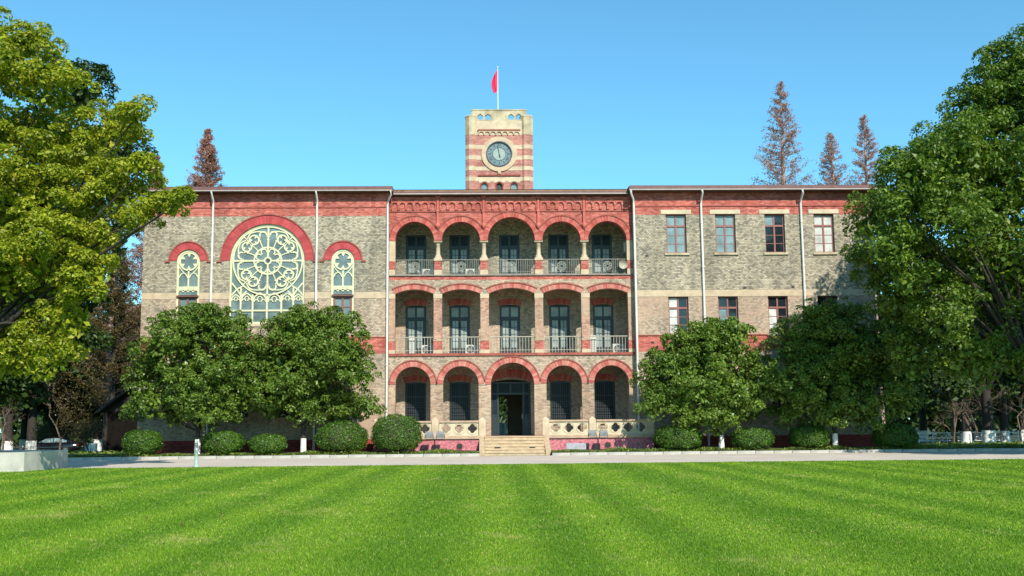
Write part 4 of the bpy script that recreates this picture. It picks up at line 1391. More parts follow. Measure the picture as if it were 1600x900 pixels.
def clumps_of(lobes, rc, k, rng, low=-.45, inner=.25):
    """leaf clump centres over the skin (and a few inside) of each lobe"""
    C, Rr, D = [], [], []
    for x, y, z, r in lobes:
        n = max(6, int(k * (r / rc) ** 2))
        d = nrm(rng.normal(size=(n * 2, 3)))
        d = d[d[:, 2] > low][:n]
        rad = r * rng.uniform(.74, 1.09, len(d))
        ins = rng.random(len(d)) < inner
        rad[ins] *= rng.uniform(.2, .7, ins.sum())
        C.append(np.array([x, y, z]) + d * rad[:, None] * np.array([1, 1, .92]))
        Rr.append(rc * rng.uniform(.55, 1.25, len(d)))
        D.append(d)
    return np.concatenate(C), np.concatenate(Rr), np.concatenate(D)

def crown(name, lobes, n_leaf, L, W, rc, k, mat, parent, origin, rng, low=-.45, inner=.25, flat=.75, fill=300, grow=1.0):
    lobes = [(x, y, z, r * grow) for x, y, z, r in lobes]
    C, Rr, D = clumps_of(lobes, rc, k, rng, low, inner)
    wt = Rr ** 2
    idx = rng.choice(len(C), n_leaf, p=wt / wt.sum())
    d = nrm(rng.normal(size=(n_leaf, 3)) + D[idx] * .55 + np.array([0, 0, .35]))
    s = rng.uniform(.35, 1.0, n_leaf) ** .6
    P = C[idx] + d * (Rr[idx] * s)[:, None] * np.array([1, 1, flat])
    N = nrm(d * .6 + np.array([0, 0, .55]) + rng.normal(size=(n_leaf, 3)) * .55)
    V = leaf_quads(P, N, L, W, rng)
    lb = np.array(lobes)                                  # coarse inner foliage that closes the crown
    n2 = int(fill * (lb[:, 3] ** 2).sum())
    i2 = rng.choice(len(lb), n2, p=lb[:, 3] ** 2 / (lb[:, 3] ** 2).sum())
    P2 = lb[i2, :3] + nrm(rng.normal(size=(n2, 3))) * (lb[i2, 3] * rng.uniform(.05, .66, n2) ** .7)[:, None]
    V = np.concatenate([V, leaf_quads(P2, nrm(rng.normal(size=(n2, 3))), L * 1.8, W * 2.2, rng)]) - np.array(origin)
    return np_mesh(name, V, np.arange(len(V)).reshape(-1, 4), mat, parent), C

def limbs(base, lobes, r0, fork, rng, C=None, extra=40, thin=.02, origin=(0, 0, 0), lean=None):
    m = MB()
    o = Vector(origin)
    b = Vector(base)
    top = Vector(fork)
    mid = b.lerp(top, .5) + Vector((rng.uniform(-.1, .1), rng.uniform(-.1, .1), 0)) * r0
    m.tube([b - Vector((0, 0, .25)) - o, b + Vector((0, 0, .15)) - o, mid - o, top - o], [r0 * 1.5, r0 * 1.12, r0 * .95, r0 * .8], 10)
    ends = []
    for x, y, z, r in lobes:
        e = Vector((x, y, z))
        q = top.lerp(e, .5) + Vector((rng.uniform(-.4, .4), rng.uniform(-.4, .4), rng.uniform(.1, .5))) * min(r, 2)
        q.z = max(q.z, top.z * .8)
        m.tube([top - o - Vector((0, 0, r0 * .5)), q - o, e - o], [r0 * .33, r0 * .13, r0 * .04], 6)
        ends.append((q, e))
    if C is not None:
        for i in rng.choice(len(C), min(extra, len(C)), False):
            c = Vector(C[i])
            q, e = min(ends, key=lambda t: (t[1] - c).length)
            s = q.lerp(e, rng.uniform(.2, .9))
            h = s.lerp(c, .55) + Vector(rng.normal(size=3)) * .12
            m.tube([s - o, h - o, c - o], [r0 * .12 + thin, thin, thin * .4], 4)
    return m

def band(parent, r, h, z0=-.05, mat='white_paint', off=(0, 0)):
    MB().lathe(off[0], off[1], [(r * 1.45, z0), (r * 1.2, z0 + .22), (r * 1.16, h * .6), (r * 1.12, h)], 12).build('painted_band', mat, parent)

def tree(name, label, base, fork, r0, lobes, n_leaf, L, W, rc, k, mat, seed, group=None, bandh=0, cat='tree', extra=50, **kw):
    rng = np.random.default_rng(seed)
    t = empty(name, base, label=label, cat=cat, group=group)
    c, C = crown('crown', lobes, n_leaf, L, W, rc, k, mat, t, base, rng, **kw)
    limbs(base, lobes, r0, fork, rng, C, extra, .014, base).build('trunk', 'bark', t)
    if bandh:
        band(t, r0, bandh)
    return t

BIGL = [(-18.6,-23.2,14.9,1.78),(-20.0,-22.8,16.1,1.32),(-18.1,-21.1,12.7,2.13),(-16.0,-21.8,13.2,0.94),(-14.8,-23.2,13.4,0.57),(-19.3,-22.2,10.7,2.44),(-15.9,-22.1,10.7,1.35),(-14.5,-23.0,11.4,0.60),(-14.1,-21.3,10.4,0.70),(-12.9,-23.2,10.2,0.33),(-18.6,-22.3,8.2,2.19),(-16.9,-21.9,9.1,1.23),(-22.3,-22.2,13.2,3.17),(-22.3,-21.7,8.3,2.96),(-19.7,-21.3,6.1,1.25),(-21.6,-20.6,4.4,1.78),(-17.2,-22.6,6.9,0.92),(-19.9,-22.5,7.3,1.5),(-17.6,-22.2,5.7,1.2),(-18.6,-22.0,4.3,1.4),(-16.4,-22.6,7.5,.85),(-15.0,-22.4,9.7,.85),(-13.5,-22.6,10.0,.5)]
DARKL = [(-24.8,-2.6,20.8,1.82),(-23.6,-2.4,17.0,2.19),(-25.6,-3.6,14.9,2.85),(-23.0,-4.5,11.8,2.11),(-26.9,-1.6,10.4,2.58),(-27.7,-3.6,6.9,2.86),(-30.6,-3.6,8.4,3.22),(-29.5,-1.8,13.4,3.31),(-24.6,-2.7,8.8,1.45),(-29,-3,4.5,2.2),(-26,-3.5,5.5,1.8),(-24.4,-3,6.4,1.4),(-27.4,-3,3.8,1.6)]
BIGR = [(26.2,-10.1,19.2,2.38),(24.8,-8.9,18.2,1.62),(28.1,-11.9,18.1,3.07),(23.0,-9.2,15.4,2.00),(20.3,-10.5,14.3,1.42),(24.0,-11.6,13.9,2.62),(19.2,-9.4,12.6,1.61),(18.4,-8.3,11.8,0.99),(17.0,-11.2,9.6,0.75),(20.8,-9.5,10.1,1.93),(23.8,-10.8,9.8,2.66),(19.1,-9.0,9.1,1.30),(19.8,-9.1,7.8,1.62),(21.2,-11.1,6.9,1.87),(26.0,-8.7,7.1,2.61),(28.8,-9.4,13.4,3.86),(28.8,-9.3,8.4,3.55),(19.9,-8.7,5.8,1.30),(22.5,-10.3,4.9,1.58),(20.4,-8.6,4.6,1.1),(23.6,-9.5,4.2,1.3),(25.4,-10,4.8,1.8),(27.2,-10,4.0,1.6),(21.8,-9.6,8.6,1.6),(24.6,-10.2,12.2,2.0),(22.2,-10.0,12.4,1.5),(24.2,-10.5,16.8,1.7),(22.4,-11.0,13.9,1.6),(26.0,-11.0,16.0,2.4),(20.2,-12.6,12.4,1.5),(21.2,-13.5,14.4,1.6),(19.2,-12.3,10.4,1.3),(17.4,-13.5,9.8,1.2),(18.0,-13.5,11.6,1.3),(19.0,-14.0,13.2,1.4),(18.6,-13.2,8.4,1.2),(20.8,-14.5,11.0,1.8),(26.8,-9.6,20.3,1.5),(21.6,-10.0,15.0,1.1)]
T1 = [(-17.9,-3.4,6.5,1.79),(-16.4,-3.1,7.1,1.44),(-19.0,-5.0,6.1,1.40),(-20.4,-3.2,4.4,1.08),(-18.1,-4.3,4.4,1.77),(-16.1,-4.0,4.4,1.77),(-19.8,-4.8,3.0,1.05),(-18.5,-3.5,2.5,1.25),(-16.5,-4.5,2.6,1.41),(-15.3,-3.1,3.3,1.26),(-16.9,-4.5,7.5,0.88),(-19.4,-3.9,7.4,0.71)]
T2 = [(-11.4,-4.0,6.4,1.77),(-13.3,-3.5,5.4,1.61),(-9.6,-4.5,5.9,1.58),(-8.5,-4.6,4.3,1.12),(-11.5,-3.2,4.0,1.80),(-13.6,-3.2,3.1,1.44),(-11.6,-3.6,2.6,1.43),(-9.8,-2.8,2.6,1.45),(-8.2,-4.5,2.7,0.88),(-11.3,-3.0,7.4,1.01),(-9.3,-4.6,7.1,0.84),(-13.8,-2.7,4.4,1.45)]
T3 = [(10.5,-3.7,5.6,1.71),(9.0,-3.7,5.2,1.42),(12.3,-2.9,5.8,1.63),(13.4,-3.3,4.7,1.08),(8.0,-3.3,3.8,1.15),(9.6,-5.1,3.4,1.57),(11.9,-4.3,3.4,1.59),(7.5,-5.0,2.4,0.87),(9.3,-4.7,1.9,1.12),(11.0,-4.7,1.8,1.12),(13.0,-3.1,2.4,1.15),(10.8,-4.9,6.6,0.77),(12.3,-4.5,6.6,0.88)]
T1 += [(-15.0,-3.9,5.4,1.3),(-14.6,-3.6,4.2,1.2),(-19.9,-4.0,5.3,1.1),(-17.2,-4.9,3.2,1.4),(-18.0,-3.9,7.3,1.0),(-15.4,-4.2,6.5,1.0),(-20.6,-3.9,2.6,.8)]
T2 += [(-12.6,-4.2,6.7,1.2),(-10.3,-4.0,7.2,1.0),(-12.6,-4.8,3.9,1.4),(-10.4,-4.6,4.8,1.5),(-14.4,-4.2,3.4,1.1),(-8.9,-4.2,5.2,1.0),(-12.0,-4.4,7.4,.9)]
T3 += [(10.8,-4.5,4.6,1.6),(8.3,-4.4,4.8,1.0),(13.6,-4.2,3.6,1.1),(11.7,-4.2,6.3,1.1),(9.6,-4.2,6.1,1.0),(8.3,-4.3,3.0,1.2),(12.2,-4.8,2.4,1.1)]
T4 = [(17.4,-4.2,6.6,1.77),(15.8,-3.4,5.8,1.61),(19.6,-3.1,6.3,1.80),(20.7,-3.7,4.8,1.60),(14.7,-4.9,3.7,1.40),(16.9,-4.1,3.7,1.77),(19.2,-3.7,3.7,1.78),(20.7,-5.3,3.0,1.32),(15.2,-3.8,2.0,1.00),(17.1,-4.5,2.0,1.23),(19.4,-4.0,2.0,1.35),(21.6,-3.8,4.1,1.25),(18.7,-3.8,7.7,0.89),(16.7,-4.1,7.5,0.88),(18.3,-4.6,5.3,1.7),(16.0,-4.4,4.8,1.5),(20.2,-4.4,5.7,1.4),(18.2,-4.8,2.8,1.4),(21.6,-4.2,3.0,1.1),(15.9,-4.6,2.8,1.2),(17.7,-4.0,7.3,1.0)]
tree('camphor_tree', 'big yellow green camphor tree reaching in from the left edge', (-22.6, -22, 0), (-21.6, -22, 4.4), .42, BIGL, 120000, .16, .083, .46, 3.0, 'leaf_yellow', 1, 'large camphor trees', 1.1, grow=1.03, low=-.35, fill=150)
tree('camphor_tree', 'dark green camphor tree behind the yellow green one on the left', (-31.5, -2.5, 0), (-30, -2.5, 5.5), .40, DARKL, 45000, .26, .14, .75, 3.0, 'leaf_dark', 2, 'large camphor trees', 1.1, fill=70)
tree('camphor_tree', 'big mid green camphor tree overhanging the right end of the building', (26.3, -9.8, 0), (26, -9.8, 4.2), .48, BIGR, 120000, .195, .105, .66, 3.6, 'leaf_camphor', 3, 'large camphor trees', 1.1, grow=1.02, low=-.2, fill=110)
tree('camphor_tree', 'tall unseen camphor tree, added outside the right edge of the view for its shade', (35, -22, 0), (34.5, -22, 7.5), .45, [(30.5,-22,12.5,2.6),(33.5,-23,16,3),(36.5,-22,13,3.2),(32.5,-21,10.8,2.4),(36,-21,17,2.6),(34.5,-23.5,12.2,3),(27.2,-22,13,2.3),(26.8,-21,10.4,1.9),(28.4,-24,15,2.4),(29.5,-21.5,10,2),(30.6,-22.5,15.4,2.0)], 22000, .32, .17, .8, 3.2, 'leaf_camphor', 12, 'large camphor trees', 1.1, fill=60)  # unseen tree, added to cast the shade over the right side
ob = [('tree domed over the road edge, leftmost before the round window', (-17.3, -3.9, BED), (-17.3, -3.9, 1.5), T1, 4),
      ('dense domed tree before the left wing, next to the central arcade', (-11.6, -3.7, BED), (-11.6, -3.7, 1.7), T2, 5),
      ('sunlit domed tree before the right wing, next to the central arcade', (11.4, -3.9, BED), (11.3, -3.9, 1.4), T3, 6),
      ('shaded dark domed tree before the right end of the building', (17.7, -4.0, BED), (17.7, -4.0, 1.5), T4, 7)]
ob[0] = ('dense domed tree at the left end of the building, below the narrow left lancet', *ob[0][1:])
for lab, b, f, l, sd in ob:
    tree('evergreen_tree', lab, b, f, 0.14, l, 48000, .16, .08, .38, 2.8, 'leaf_osmanthus', sd, 'domed evergreen trees before the wings', .85, low=-.5, fill=170, grow=1.03)

# clipped bushes
def bush(x, y, w, h, label, seed, mat='leaf_bush', n=9000, z=None):
    rng = np.random.default_rng(seed)
    z = BED if z is None else z
    t = empty('clipped_bush', (x, y, z), label=label, cat='bush', group='clipped round bushes')
    d = nrm(rng.normal(size=(n, 3)))
    d = d[d[:, 2] > -.75]
    n = len(d)
    e = np.sign(d) * np.abs(d) ** .88
    bumpy = 1 + .05 * np.sin(d[:, 0] * 9 + seed) * np.sin(d[:, 2] * 8 + seed * 2) + rng.normal(0, .03, n) + .03 * np.sin(d[:, 1] * 5 + d[:, 0] * 3 + seed * 1.7)
    P = e * bumpy[:, None] * np.array([w / 2, w / 2 * .92, h / 2]) * (rng.uniform(.86, 1.0, n) ** .5)[:, None] + np.array([0, 0, h * .50])
    P[:, 2] = np.maximum(P[:, 2], .05)
    N = nrm(d + rng.normal(size=(n, 3)) * .55)
    V = leaf_quads(P, N, .085, .05, rng)
    np_mesh('foliage', V, np.arange(len(V)).reshape(-1, 4), mat, t)
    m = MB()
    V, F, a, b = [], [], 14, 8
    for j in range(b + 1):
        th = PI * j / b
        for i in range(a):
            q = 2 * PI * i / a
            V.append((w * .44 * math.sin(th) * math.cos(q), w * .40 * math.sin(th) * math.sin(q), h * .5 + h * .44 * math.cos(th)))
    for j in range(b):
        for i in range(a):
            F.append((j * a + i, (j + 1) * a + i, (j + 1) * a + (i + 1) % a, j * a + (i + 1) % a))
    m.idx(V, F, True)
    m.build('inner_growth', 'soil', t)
    m = MB()
    for k in range(5):
        q = 2 * PI * k / 5
        m.tube([(0, 0, -.1), (.2 * w * math.cos(q), .2 * w * math.sin(q), h * .4)], [.04, .02], 5)
    m.build('stem', 'bark', t)
for i, a in enumerate([
    (-20.2, -4.2, 2.1, 1.40, 'low clipped bush under the left end of the leftmost domed tree'),
    (-15.85, -4.2, 2.2, 1.30, 'low clipped bush between the trunks of the two left trees, left one'),
    (-13.4, -4.3, 2.0, 1.10, 'smallest clipped bush between the trunks of the two left trees, right one'),
    (-9.45, -4.1, 2.85, 1.75, 'wide clipped bush under the tree left of the arcade'),
    (-6.45, -4.3, 2.75, 2.10, 'large round clipped bush before the left end of the balustrade'),
    (8.95, -4.2, 2.6, 1.40, 'sunlit oval clipped bush before the right end of the terrace'),
    (13.0, -4.3, 2.3, 1.20, 'shaded clipped bush between the trunks of the two right trees, left one'),
    (16.2, -4.3, 2.1, 1.30, 'shaded clipped bush left of the rightmost white banded trunk'),
    (21.0, -4.2, 2.4, 1.35, 'shaded clipped bush past the right end of the building')]):
    bush(*a, seed=20 + i)
bush(-42.3, 39, 3.2, 3.0, 'round clipped bush behind the parked dark car', 40, z=-.5, n=6000)

# dawn redwoods, cone shaped, nearly bare
def redwood(name, label, x, y, z0, h, w, seed, mat='leaf_redwood', dens=1.0, start=.12, group='tall dawn redwoods', bandh=0, bark='bark_red', leafy=1.0):
    rng = np.random.default_rng(seed)
    t = empty(name, (x, y, z0), label=label, cat='tree', group=group)
    m = MB()
    r0 = h * .011
    m.tube([(0, 0, -.2), (0, 0, h * .4), (rng.normal(0, .1), rng.normal(0, .1), h * .75), (0, 0, h)], [r0 * 1.5, r0, r0 * .5, .02], 8)
    P = []
    nb = int(230 * dens)
    for i in range(nb):
        u = start + (1 - start) * ((i + rng.random()) / nb) ** .7
        L = w * .5 * ((1 - u) / .88) ** .85 * rng.uniform(.7, 1.08) + .12
        q = rng.uniform(0, 2 * PI)
        z = h * u
        rise = L * rng.uniform(.25, .65)
        a = np.array([0, 0, z])
        e = np.array([L * math.cos(q), L * math.sin(q), z + rise])
        k = a * .45 + e * .55 + np.array([0, 0, -.08 * L])
        m.tube([a, k, e], [.018 + .012 * L, .02, .006], 3, False)
        nt_ = int(5 + L * 7)
        for s in rng.uniform(.25, 1, nt_):
            p = (k + (e - k) * (s - .5) * 2) if s > .5 else a + (k - a) * s * 2
            g = p + rng.normal(size=3) * np.array([.35, .35, .2]) * (L * .22 + .12)
            m.tube([p, g], [.009, .004], 3, False)
            cnt = int(8 * leafy)
            P.append(p + (g - p) * rng.uniform(.2, 1.1, cnt)[:, None] + rng.normal(size=(cnt, 3)) * .09)
    m.build('trunk', bark, t)
    P = np.concatenate(P)
    N = nrm(rng.normal(size=P.shape))
    V = leaf_quads(P, N, .17, .075, rng)
    np_mesh('crown', V, np.arange(len(V)).reshape(-1, 4), mat, t)
    if bandh:
        band(t, r0 * 1.25, bandh)
for a in [('redwood_tree', 'dense russet conical tree above the left wing roof', -26.75, 32, -.5, 29.1, 11.5, 51),
          ('redwood_tree', 'small russet conical tree above the left end of the roof', -32.6, 36, -.5, 27.7, 9, 52),
          ('redwood_tree', 'reddish conical tree half hidden behind the yellow green crown', -34.0, 30, -.5, 30.8, 9.5, 53),
          ('redwood_tree', 'tallest bare reddish conical tree above the right wing', 26.1, 32, -.5, 33.6, 14.0, 54),
          ('redwood_tree', 'shortest reddish tree above the right wing, between two taller ones', 31.9, 36, -.5, 29.8, 14.0, 55),
          ('redwood_tree', 'reddish conical tree above the right wing, next to the green crown', 35.3, 36, -.5, 31.6, 12, 56)]:
    redwood(*a, dens=1.15 if a[7] in (51, 52) else .85, start=.2 if a[7] == 53 else .5, leafy=1.0 if a[7] in (51, 52) else .45)
redwood('redwood_tree', 'green brown conical tree with white banded trunk left of the building', -31.0, 22, -.45, 17, 8.5, 57, 'leaf_brown', .8, .25, bandh=1.0, bark='bark')

# bare spreading trees
def bare_tree(label, x, y, z0, h, spread, seed, r0=.12, group='bare winter trees', mat='twig', bandh=0.0, leafy=0):
    rng = np.random.default_rng(seed)
    t = empty('bare_tree', (x, y, z0), label=label, cat='tree', group=group)
    m = MB()
    tips = []
    def grow(p, d, L, r, lev):
        q = p + d * L * .5 + Vector(rng.normal(size=3)) * L * .06
        e = p + d * L + Vector(rng.normal(size=3)) * L * .08
        m.tube([p, q, e], [r, r * .8, r * .62], 5 if lev < 2 else 3, False)
        if lev >= 5 or L < .12:
            tips.append(e)
            return
        for _ in range(3 if lev < 4 else 2):
            nd_ = (d + Vector(rng.normal(size=3)) * spread).normalized()
            nd_.z = nd_.z * .8 + .12
            grow(e if rng.random() < .7 else q, nd_.normalized(), L * rng.uniform(.58, .8), r * .58, lev + 1)
    grow(Vector((0, 0, -.15)), Vector((rng.normal() * .08, rng.normal() * .08, 1)).normalized(), h * .33, r0, 0)
    m.build('trunk', mat, t)
    if leafy:
        P = np.array([tuple(p) for p in tips])
        P = P[rng.integers(0, len(P), leafy)] + rng.normal(size=(leafy, 3)) * .25
        V = leaf_quads(P, nrm(rng.normal(size=P.shape)), .16, .08, rng)
        np_mesh('crown', V, np.arange(len(V)).reshape(-1, 4), 'leaf_brown', t)
    if bandh:
        band(t, r0, bandh)
bt = [(-36.5, 26, 7.5, 1), (-33.5, 30, 8, 1), (-42, 38, 9, 0), (-30.5, 16, 3.6, 1), (-38.5, 20, 6, 0),
      (33.5, 16, 6.0, 0), (37.5, 22, 7.0, 0), (41.0, 30, 8.0, 0), (45.5, 30, 7.5, 0), (30.5, 10, 4.0, 0), (48.5, 34, 8, 0)]
bl = ['bare tree with tan twigs behind the parked dark car', 'tall bare tree left of the dark gabled roof', 'bare tree at the far left beyond the car', 'low brown leafed shrub before the dark gabled roof',
      'bare tree between the car and the white banded trunks',
      'slim bare tree just past the right end of the building', 'bare tree before the left part of the white fence', 'bare tree before the middle of the white fence',
      'bare tree before the right part of the white fence', 'lowest bare tree past the right end of the building', 'bare tree at the right edge by the white fence']
for i, ((x, y, h, lf), lab) in enumerate(zip(bt, bl)):
    bare_tree(lab, x, y, ground_z(x, y), h, .55, 70 + i, .10, bandh=1.0 if i in (7, 8) else 0, leafy=1500 if lf else 0)

# evergreens in the background, left and right of the building
def mk_lobes(x, y, z, h, w, n, seed):
    rng = np.random.default_rng(seed)
    L = []
    for i in range(n):
        q = rng.uniform(0, 2 * PI)
        r = w * .5 * math.sqrt(rng.random()) * .8
        zz = z + h * rng.uniform(.27, .9)
        L.append((x + r * math.cos(q), y + r * math.sin(q), zz, w * rng.uniform(.16, .27)))
    return L
bgt = [(-42.5, 30, 15, 10, 'dark evergreen with white banded trunk at the left edge'),
       (-40.9, 31, 16, 9, 'dark evergreen with white banded trunk, second from the left edge'),
       (-50, 26, 15, 12, 'dark evergreen far left behind the planter'),
       (-47, 44, 17, 13, 'dark evergreen far behind the parked car'),
       (-36, 46, 15, 12, 'dark evergreen behind the bare trees left of the building'),
       (-56, 40, 15, 13, 'dark evergreen beyond the left edge of the lawn'),
       (-45.5, 24, 11, 9, 'low dark evergreen behind the concrete planter'),
       (-38.5, 40, 12, 10, 'low dark evergreen between the car and the gabled roof'),
       (-33, 38, 12, 10, 'dark evergreen behind the gabled roof'),
       (46, 52, 15, 13, 'dark evergreen far behind the white fence, left one'),
       (56, 50, 15, 13, 'dark evergreen far behind the white fence, right one'),
       (34, 12, 14, 9, 'dark evergreen close past the right end of the building'),
       (43.4, 36, 17, 11, 'dark evergreen with broad white banded trunk behind the white fence'),
       (49, 40, 18, 12, 'dark evergreen with white banded trunk at the right edge'),
       (38, 42, 15, 11, 'dark evergreen far right behind the bare trees'),
       (40, 10, 15, 10, 'dark evergreen behind the big right camphor tree'),
       (55, 30, 16, 12, 'dark evergreen beyond the right edge of the lawn')]
for i, (x, y, h, w, lab) in enumerate(bgt):
    z = ground_z(x, y)
    lb = mk_lobes(x, y, z, h, w, 13, 90 + i)
    tree('evergreen_tree', lab, (x, y, z), (x, y, z + h * .28), .40, lb, 11000, .40, .23, 1.0, 3.0, 'leaf_dark', 110 + i, 'background evergreens', 1.15, extra=20, fill=40)

# far wood that closes the horizon
def far_wood():
    rng = np.random.default_rng(5)
    L = []
    for i in range(260):
        x = rng.uniform(-190, 190)
        y = rng.uniform(75, 120)
        h = rng.uniform(5, 13)
        L.append((x, y, -.7 + h * .5, h * .5))
    C, Rr, D = clumps_of(L, 2.2, 3.0, rng, -.9, .2)
    n = 50000
    idx = rng.integers(0, len(C), n)
    P = C[idx] + rng.normal(size=(n, 3)) * 1.1
    P = P[P[:, 2] > -.8]
    V = leaf_quads(P, nrm(rng.normal(size=P.shape)), 1.4, .85, rng)
    o = np_mesh('far_wood', V, np.arange(len(V)).reshape(-1, 4), 'leaf_dark')
    tag(o, 'dark far wood closing off the grounds behind the building', 'wood', kind='stuff')
far_wood()

# ground cover along the beds
def cover():
    rng = np.random.default_rng(6)
    n = 26000
    x = rng.uniform(-34, 34, n)
    y = -5.0 + np.abs(rng.normal(0, .9, n))
    ok = (np.abs(x) > 2.0) & (y < -2.6)
    x, y = x[ok], y[ok]
    n = len(x)
    patch = np.clip(.55 + .6 * np.sin(x * 1.9) * np.sin(x * .73 + 1) , .25, 1.2)
    P = np.stack([x, y, BED - .02 + rng.uniform(0, .22, n) * patch], 1)
    N = nrm(rng.normal(size=(n, 3)) + np.array([0, -.3, .5]))
    V = leaf_quads(P, N, .15, .05, rng)
    o = np_mesh('ground_cover', V, np.arange(len(V)).reshape(-1, 4), 'leaf_cover')
    tag(o, 'low leafy ground cover along the kerb of the beds', 'ground cover', kind='stuff')
    n = 12000
    x = np.concatenate([rng.uniform(-60, -22.5, n), rng.uniform(22.5, 60, n)])
    y = rng.uniform(-4.5, 29, 2 * n)
    z = np.array([ground_z(a, b) for a, b in zip(x, y)])
    P = np.stack([x, y, z + rng.uniform(0, .2, 2 * n)], 1)
    V = leaf_quads(P, nrm(rng.normal(size=P.shape) + np.array([0, 0, .6])), .42, .17, rng)
    o = np_mesh('ground_cover', V, np.arange(len(V)).reshape(-1, 4), 'leaf_cover')
    tag(o, 'leafy ground cover under the trees at both sides', 'ground cover', kind='stuff')
cover()

def fallen():
    rng = np.random.default_rng(8)
    n = 60
    d = np.sqrt(rng.uniform(121, 2025, n))
    P = np.stack([rng.uniform(-1, 1, n) * .6 * d - 2, -62.5 + d, rng.uniform(.02, .04, n)], 1)
    P = P[P[:, 1] < -17.6]
    V = leaf_quads(P, nrm(rng.normal(size=P.shape) * .5 + np.array([0, 0, 1])), .10, .05, rng)
    o = np_mesh('fallen_leaves', V, np.arange(len(V)).reshape(-1, 4), 'leaf_brown')
    tag(o, 'dry brown leaves scattered thinly on the lawn', 'leaves', kind='stuff')
fallen()

# ------------------------------------------------------------------ parked car
def car():
    z = ground_z(-40, 35)
    c = empty('parked_car', (-39.4, 32, z), R_(0), 'dark parked saloon car seen from the side under the trees', 'car')
    # stations along the length: x, bottom, belt, half width
    st = [(-2.38, .45, .62, .62), (-2.28, .30, .74, .78), (-1.9, .22, .80, .86), (-1.1, .20, .90, .89), (0, .20, .94, .90), (1.0, .20, .97, .90), (1.7, .22, .98, .88), (2.2, .30, .95, .82), (2.40, .48, .86, .70)]
    V, F = [], []
    for x, zb_, zt, hw in st:
        V += [(x, -hw * .92, zb_), (x, -hw, zb_ + (zt - zb_) * .45), (x, -hw * .93, zt), (x, -hw * .6, zt + .03), (x, hw * .6, zt + .03), (x, hw * .93, zt), (x, hw, zb_ + (zt - zb_) * .45), (x, hw * .92, zb_)]
    for i in range(len(st) - 1):
        for k in range(8):
            F.append((i * 8 + k, i * 8 + (k + 1) % 8, (i + 1) * 8 + (k + 1) % 8, (i + 1) * 8 + k))
    F += [tuple(range(8)), tuple(reversed(range(8 * len(st) - 8, 8 * len(st))))]
    MB().idx(V, F, True).build('body', 'car_paint', c)
    cab = [(-1.15, .90, .80), (-.45, 1.36, .62), (.1, 1.44, .60), (.8, 1.41, .60), (1.35, 1.22, .66), (1.95, .98, .76)]
    V, F = [], []
    for x, zt, hw in cab:
        V += [(x, -.84, .93), (x, -hw, zt), (x, hw, zt), (x, .84, .93)]
    for i in range(len(cab) - 1):
        for k in range(3):
            F.append((i * 4 + k, i * 4 + k + 1, (i + 1) * 4 + k + 1, (i + 1) * 4 + k))
    MB().idx(V, F, True).build('roof', 'car_paint', c)
    for s in (-1, 1):
        for q in ([(-.95, .98), (-.42, 1.29), (.25, 1.36), (.25, .99)], [(.33, .99), (.33, 1.36), (.85, 1.33), (1.45, 1.12), (1.45, 1.0)]):
            g = MB()
            g.face([(x, s * (.845 - (zz - .93) * .44), zz) for x, zz in q])
            g.build('side_window', 'glass_blue', c)
        for wx in (-1.5, 1.4):
            w = MB()
            w.idx([(wx + r * math.cos(2 * PI * k / 20), s * y_, .32 + r * math.sin(2 * PI * k / 20)) for r, y_ in ((.30, .70), (.32, .74), (.32, .88), (.30, .915), (.21, .915)) for k in range(20)],
                  [(j * 20 + k, j * 20 + (k + 1) % 20, (j + 1) * 20 + (k + 1) % 20, (j + 1) * 20 + k) for j in range(4) for k in range(20)], True)
            wo = w.build('wheel', 'rubber', c)
            r = MB()
            for k in range(10):
                a = 2 * PI * k / 10
                r.idx([(wx + .05 * math.cos(a - .5), s * .90, .32 + .05 * math.sin(a - .5)), (wx + .215 * math.cos(a - .16), s * .905, .32 + .215 * math.sin(a - .16)), (wx + .215 * math.cos(a + .16), s * .905, .32 + .215 * math.sin(a + .16)), (wx + .05 * math.cos(a + .5), s * .90, .32 + .05 * math.sin(a + .5))], [(0, 1, 2, 3)])
            r.build('rim', 'chrome', wo)
        a, b = sorted((s * .45, s * .80))
        MB().box(2.30, 2.405, a, b, .74, .86).build('tail_light', 'tail_light', c)
        MB().box(-2.37, -2.26, a, b, .60, .70).build('headlight', 'glass_white', c)
        MB().box(-.75, -.60, s * .93 - .06, s * .93 + .06, .95, 1.06).build('mirror', 'car_paint', c)
car()

# pavilion with dark gabled roof
pv = empty('garden_pavilion', (-26.0, 13.5, ground_z(0, 13.5)), label='small dark gabled pavilion left of the building', cat='pavilion')
for x in (-1.9, 1.9):
    for y in (-1.6, 1.36):
        MB().box(x - .12, x + .12, y, y + .24, 0, 3.0).build('post', 'bark', pv)
MB().box(-1.7, 1.7, 1.2, 1.32, 0, 2.9).build('wall', 'dark_brown', pv)
m = MB()
m.prism([(-2.5, 3.0), (0, 4.9), (2.5, 3.0), (2.3, 2.95), (0, 4.7), (-2.3, 2.95)], -2.1, 2.1)
m.build('roof', 'slate', pv)
MB().box(-1.75, 1.75, -1.5, -1.4, 0, 3.04).build('wall', 'pavilion_shade', pv)  # dark panel standing in for the shaded void under the roof
m = MB().prism([(-1.9, 3.05), (0, 4.55), (1.9, 3.05)], -1.5, -1.4)
m.build('gable', 'slate', pv)
# white cabinet near the left trees
wc = empty('utility_cabinet', (-33.0, 23.5, ground_z(0, 23.5)), label='white utility cabinet right of the parked car', cat='cabinet')
MB().bbox(-.4, .4, -.25, .25, .08, .98, .02).box(-.36, .36, -.2, .2, 0, .08).build('case', 'white_paint', wc)
MB().box(-.005, .005, -.256, -.24, .14, .9).box(.04, .07, -.275, -.25, .45, .6).build('door_gap', 'black', wc)

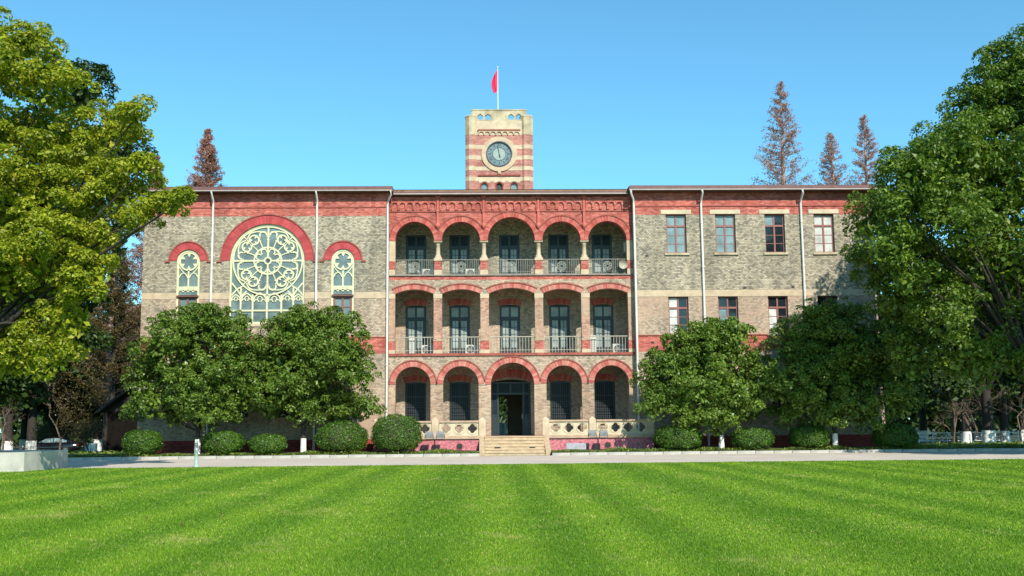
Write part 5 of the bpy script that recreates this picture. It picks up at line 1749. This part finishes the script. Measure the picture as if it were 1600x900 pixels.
# white fence and bicycles on the right
fz = ground_z(0, 40)
fn = empty('white_fence', (40.5, 40, fz), label='low white rail fence under the trees at the right', cat='fence')
for k in range(10):
    MB().bbox(k * 1.4 - .05, k * 1.4 + .05, -.05, .05, 0, 1.15, .01).build('post', 'white_paint', fn)
for z in (.25, .62, 1.0):
    MB().box(-.1, 12.7, -.025, .025, z - .04, z + .04).build('rail', 'white_paint', fn)

def bicycle(x, y, rz, paint, label):
    b = empty('bicycle', (x, y, ground_z(x, y)), rz, label, 'bicycle', 'bicycles by the white fence')
    for wx in (-.52, .52):
        w = MB()
        n = 20
        V = []
        for k in range(n):
            t = 2 * PI * k / n
            for q in range(4):
                u = PI / 2 * q
                r = .32 + .022 * math.cos(u)
                V.append((wx + r * math.cos(t), .02 * math.sin(u), .34 + r * math.sin(t)))
        w.idx(V, [(k * 4 + q, k * 4 + (q + 1) % 4, ((k + 1) % n) * 4 + (q + 1) % 4, ((k + 1) % n) * 4 + q) for k in range(n) for q in range(4)])
        for k in range(8):
            t = PI * k / 8
            w.tube([(wx - .31 * math.cos(t), 0, .34 - .31 * math.sin(t)), (wx + .31 * math.cos(t), 0, .34 + .31 * math.sin(t))], .003, 3, False)
        w.build('wheel', 'rubber', b)
    m = MB()
    for p, q in (((-.52, 0, .34), (-.18, 0, .78)), ((-.52, 0, .34), (-.1, 0, .32)), ((-.1, 0, .32), (-.2, 0, .88)), ((-.1, 0, .32), (.36, 0, .78)), ((-.18, 0, .76), (.36, 0, .82)), ((.34, 0, .95), (.52, 0, .34))):
        m.tube([p, q], .018, 5)
    m.build('frame', paint, b)
    MB().tube([(.30, -.26, 1.0), (.36, -.1, .96), (.36, .1, .96), (.30, .26, 1.0)], .014, 5).build('handlebar', 'chrome', b)
    MB().bbox(-.34, -.08, -.07, .07, .87, .93, .02).build('saddle', 'black', b)
    MB().bbox(.42, .72, -.15, .15, .72, .94, .01).build('basket', 'metal_grey', b)
for i, (x, p, lab) in enumerate([(42.6, 'white_paint', 'white bicycle parked at the left end of the white fence'), (45.6, 'blue_paint', 'blue bicycle parked before the middle of the white fence'), (47.6, 'black', 'black bicycle parked before the right part of the white fence')]):
    bicycle(x, 39.2 - .3 * i, R_(14 - 12 * i), p, lab)
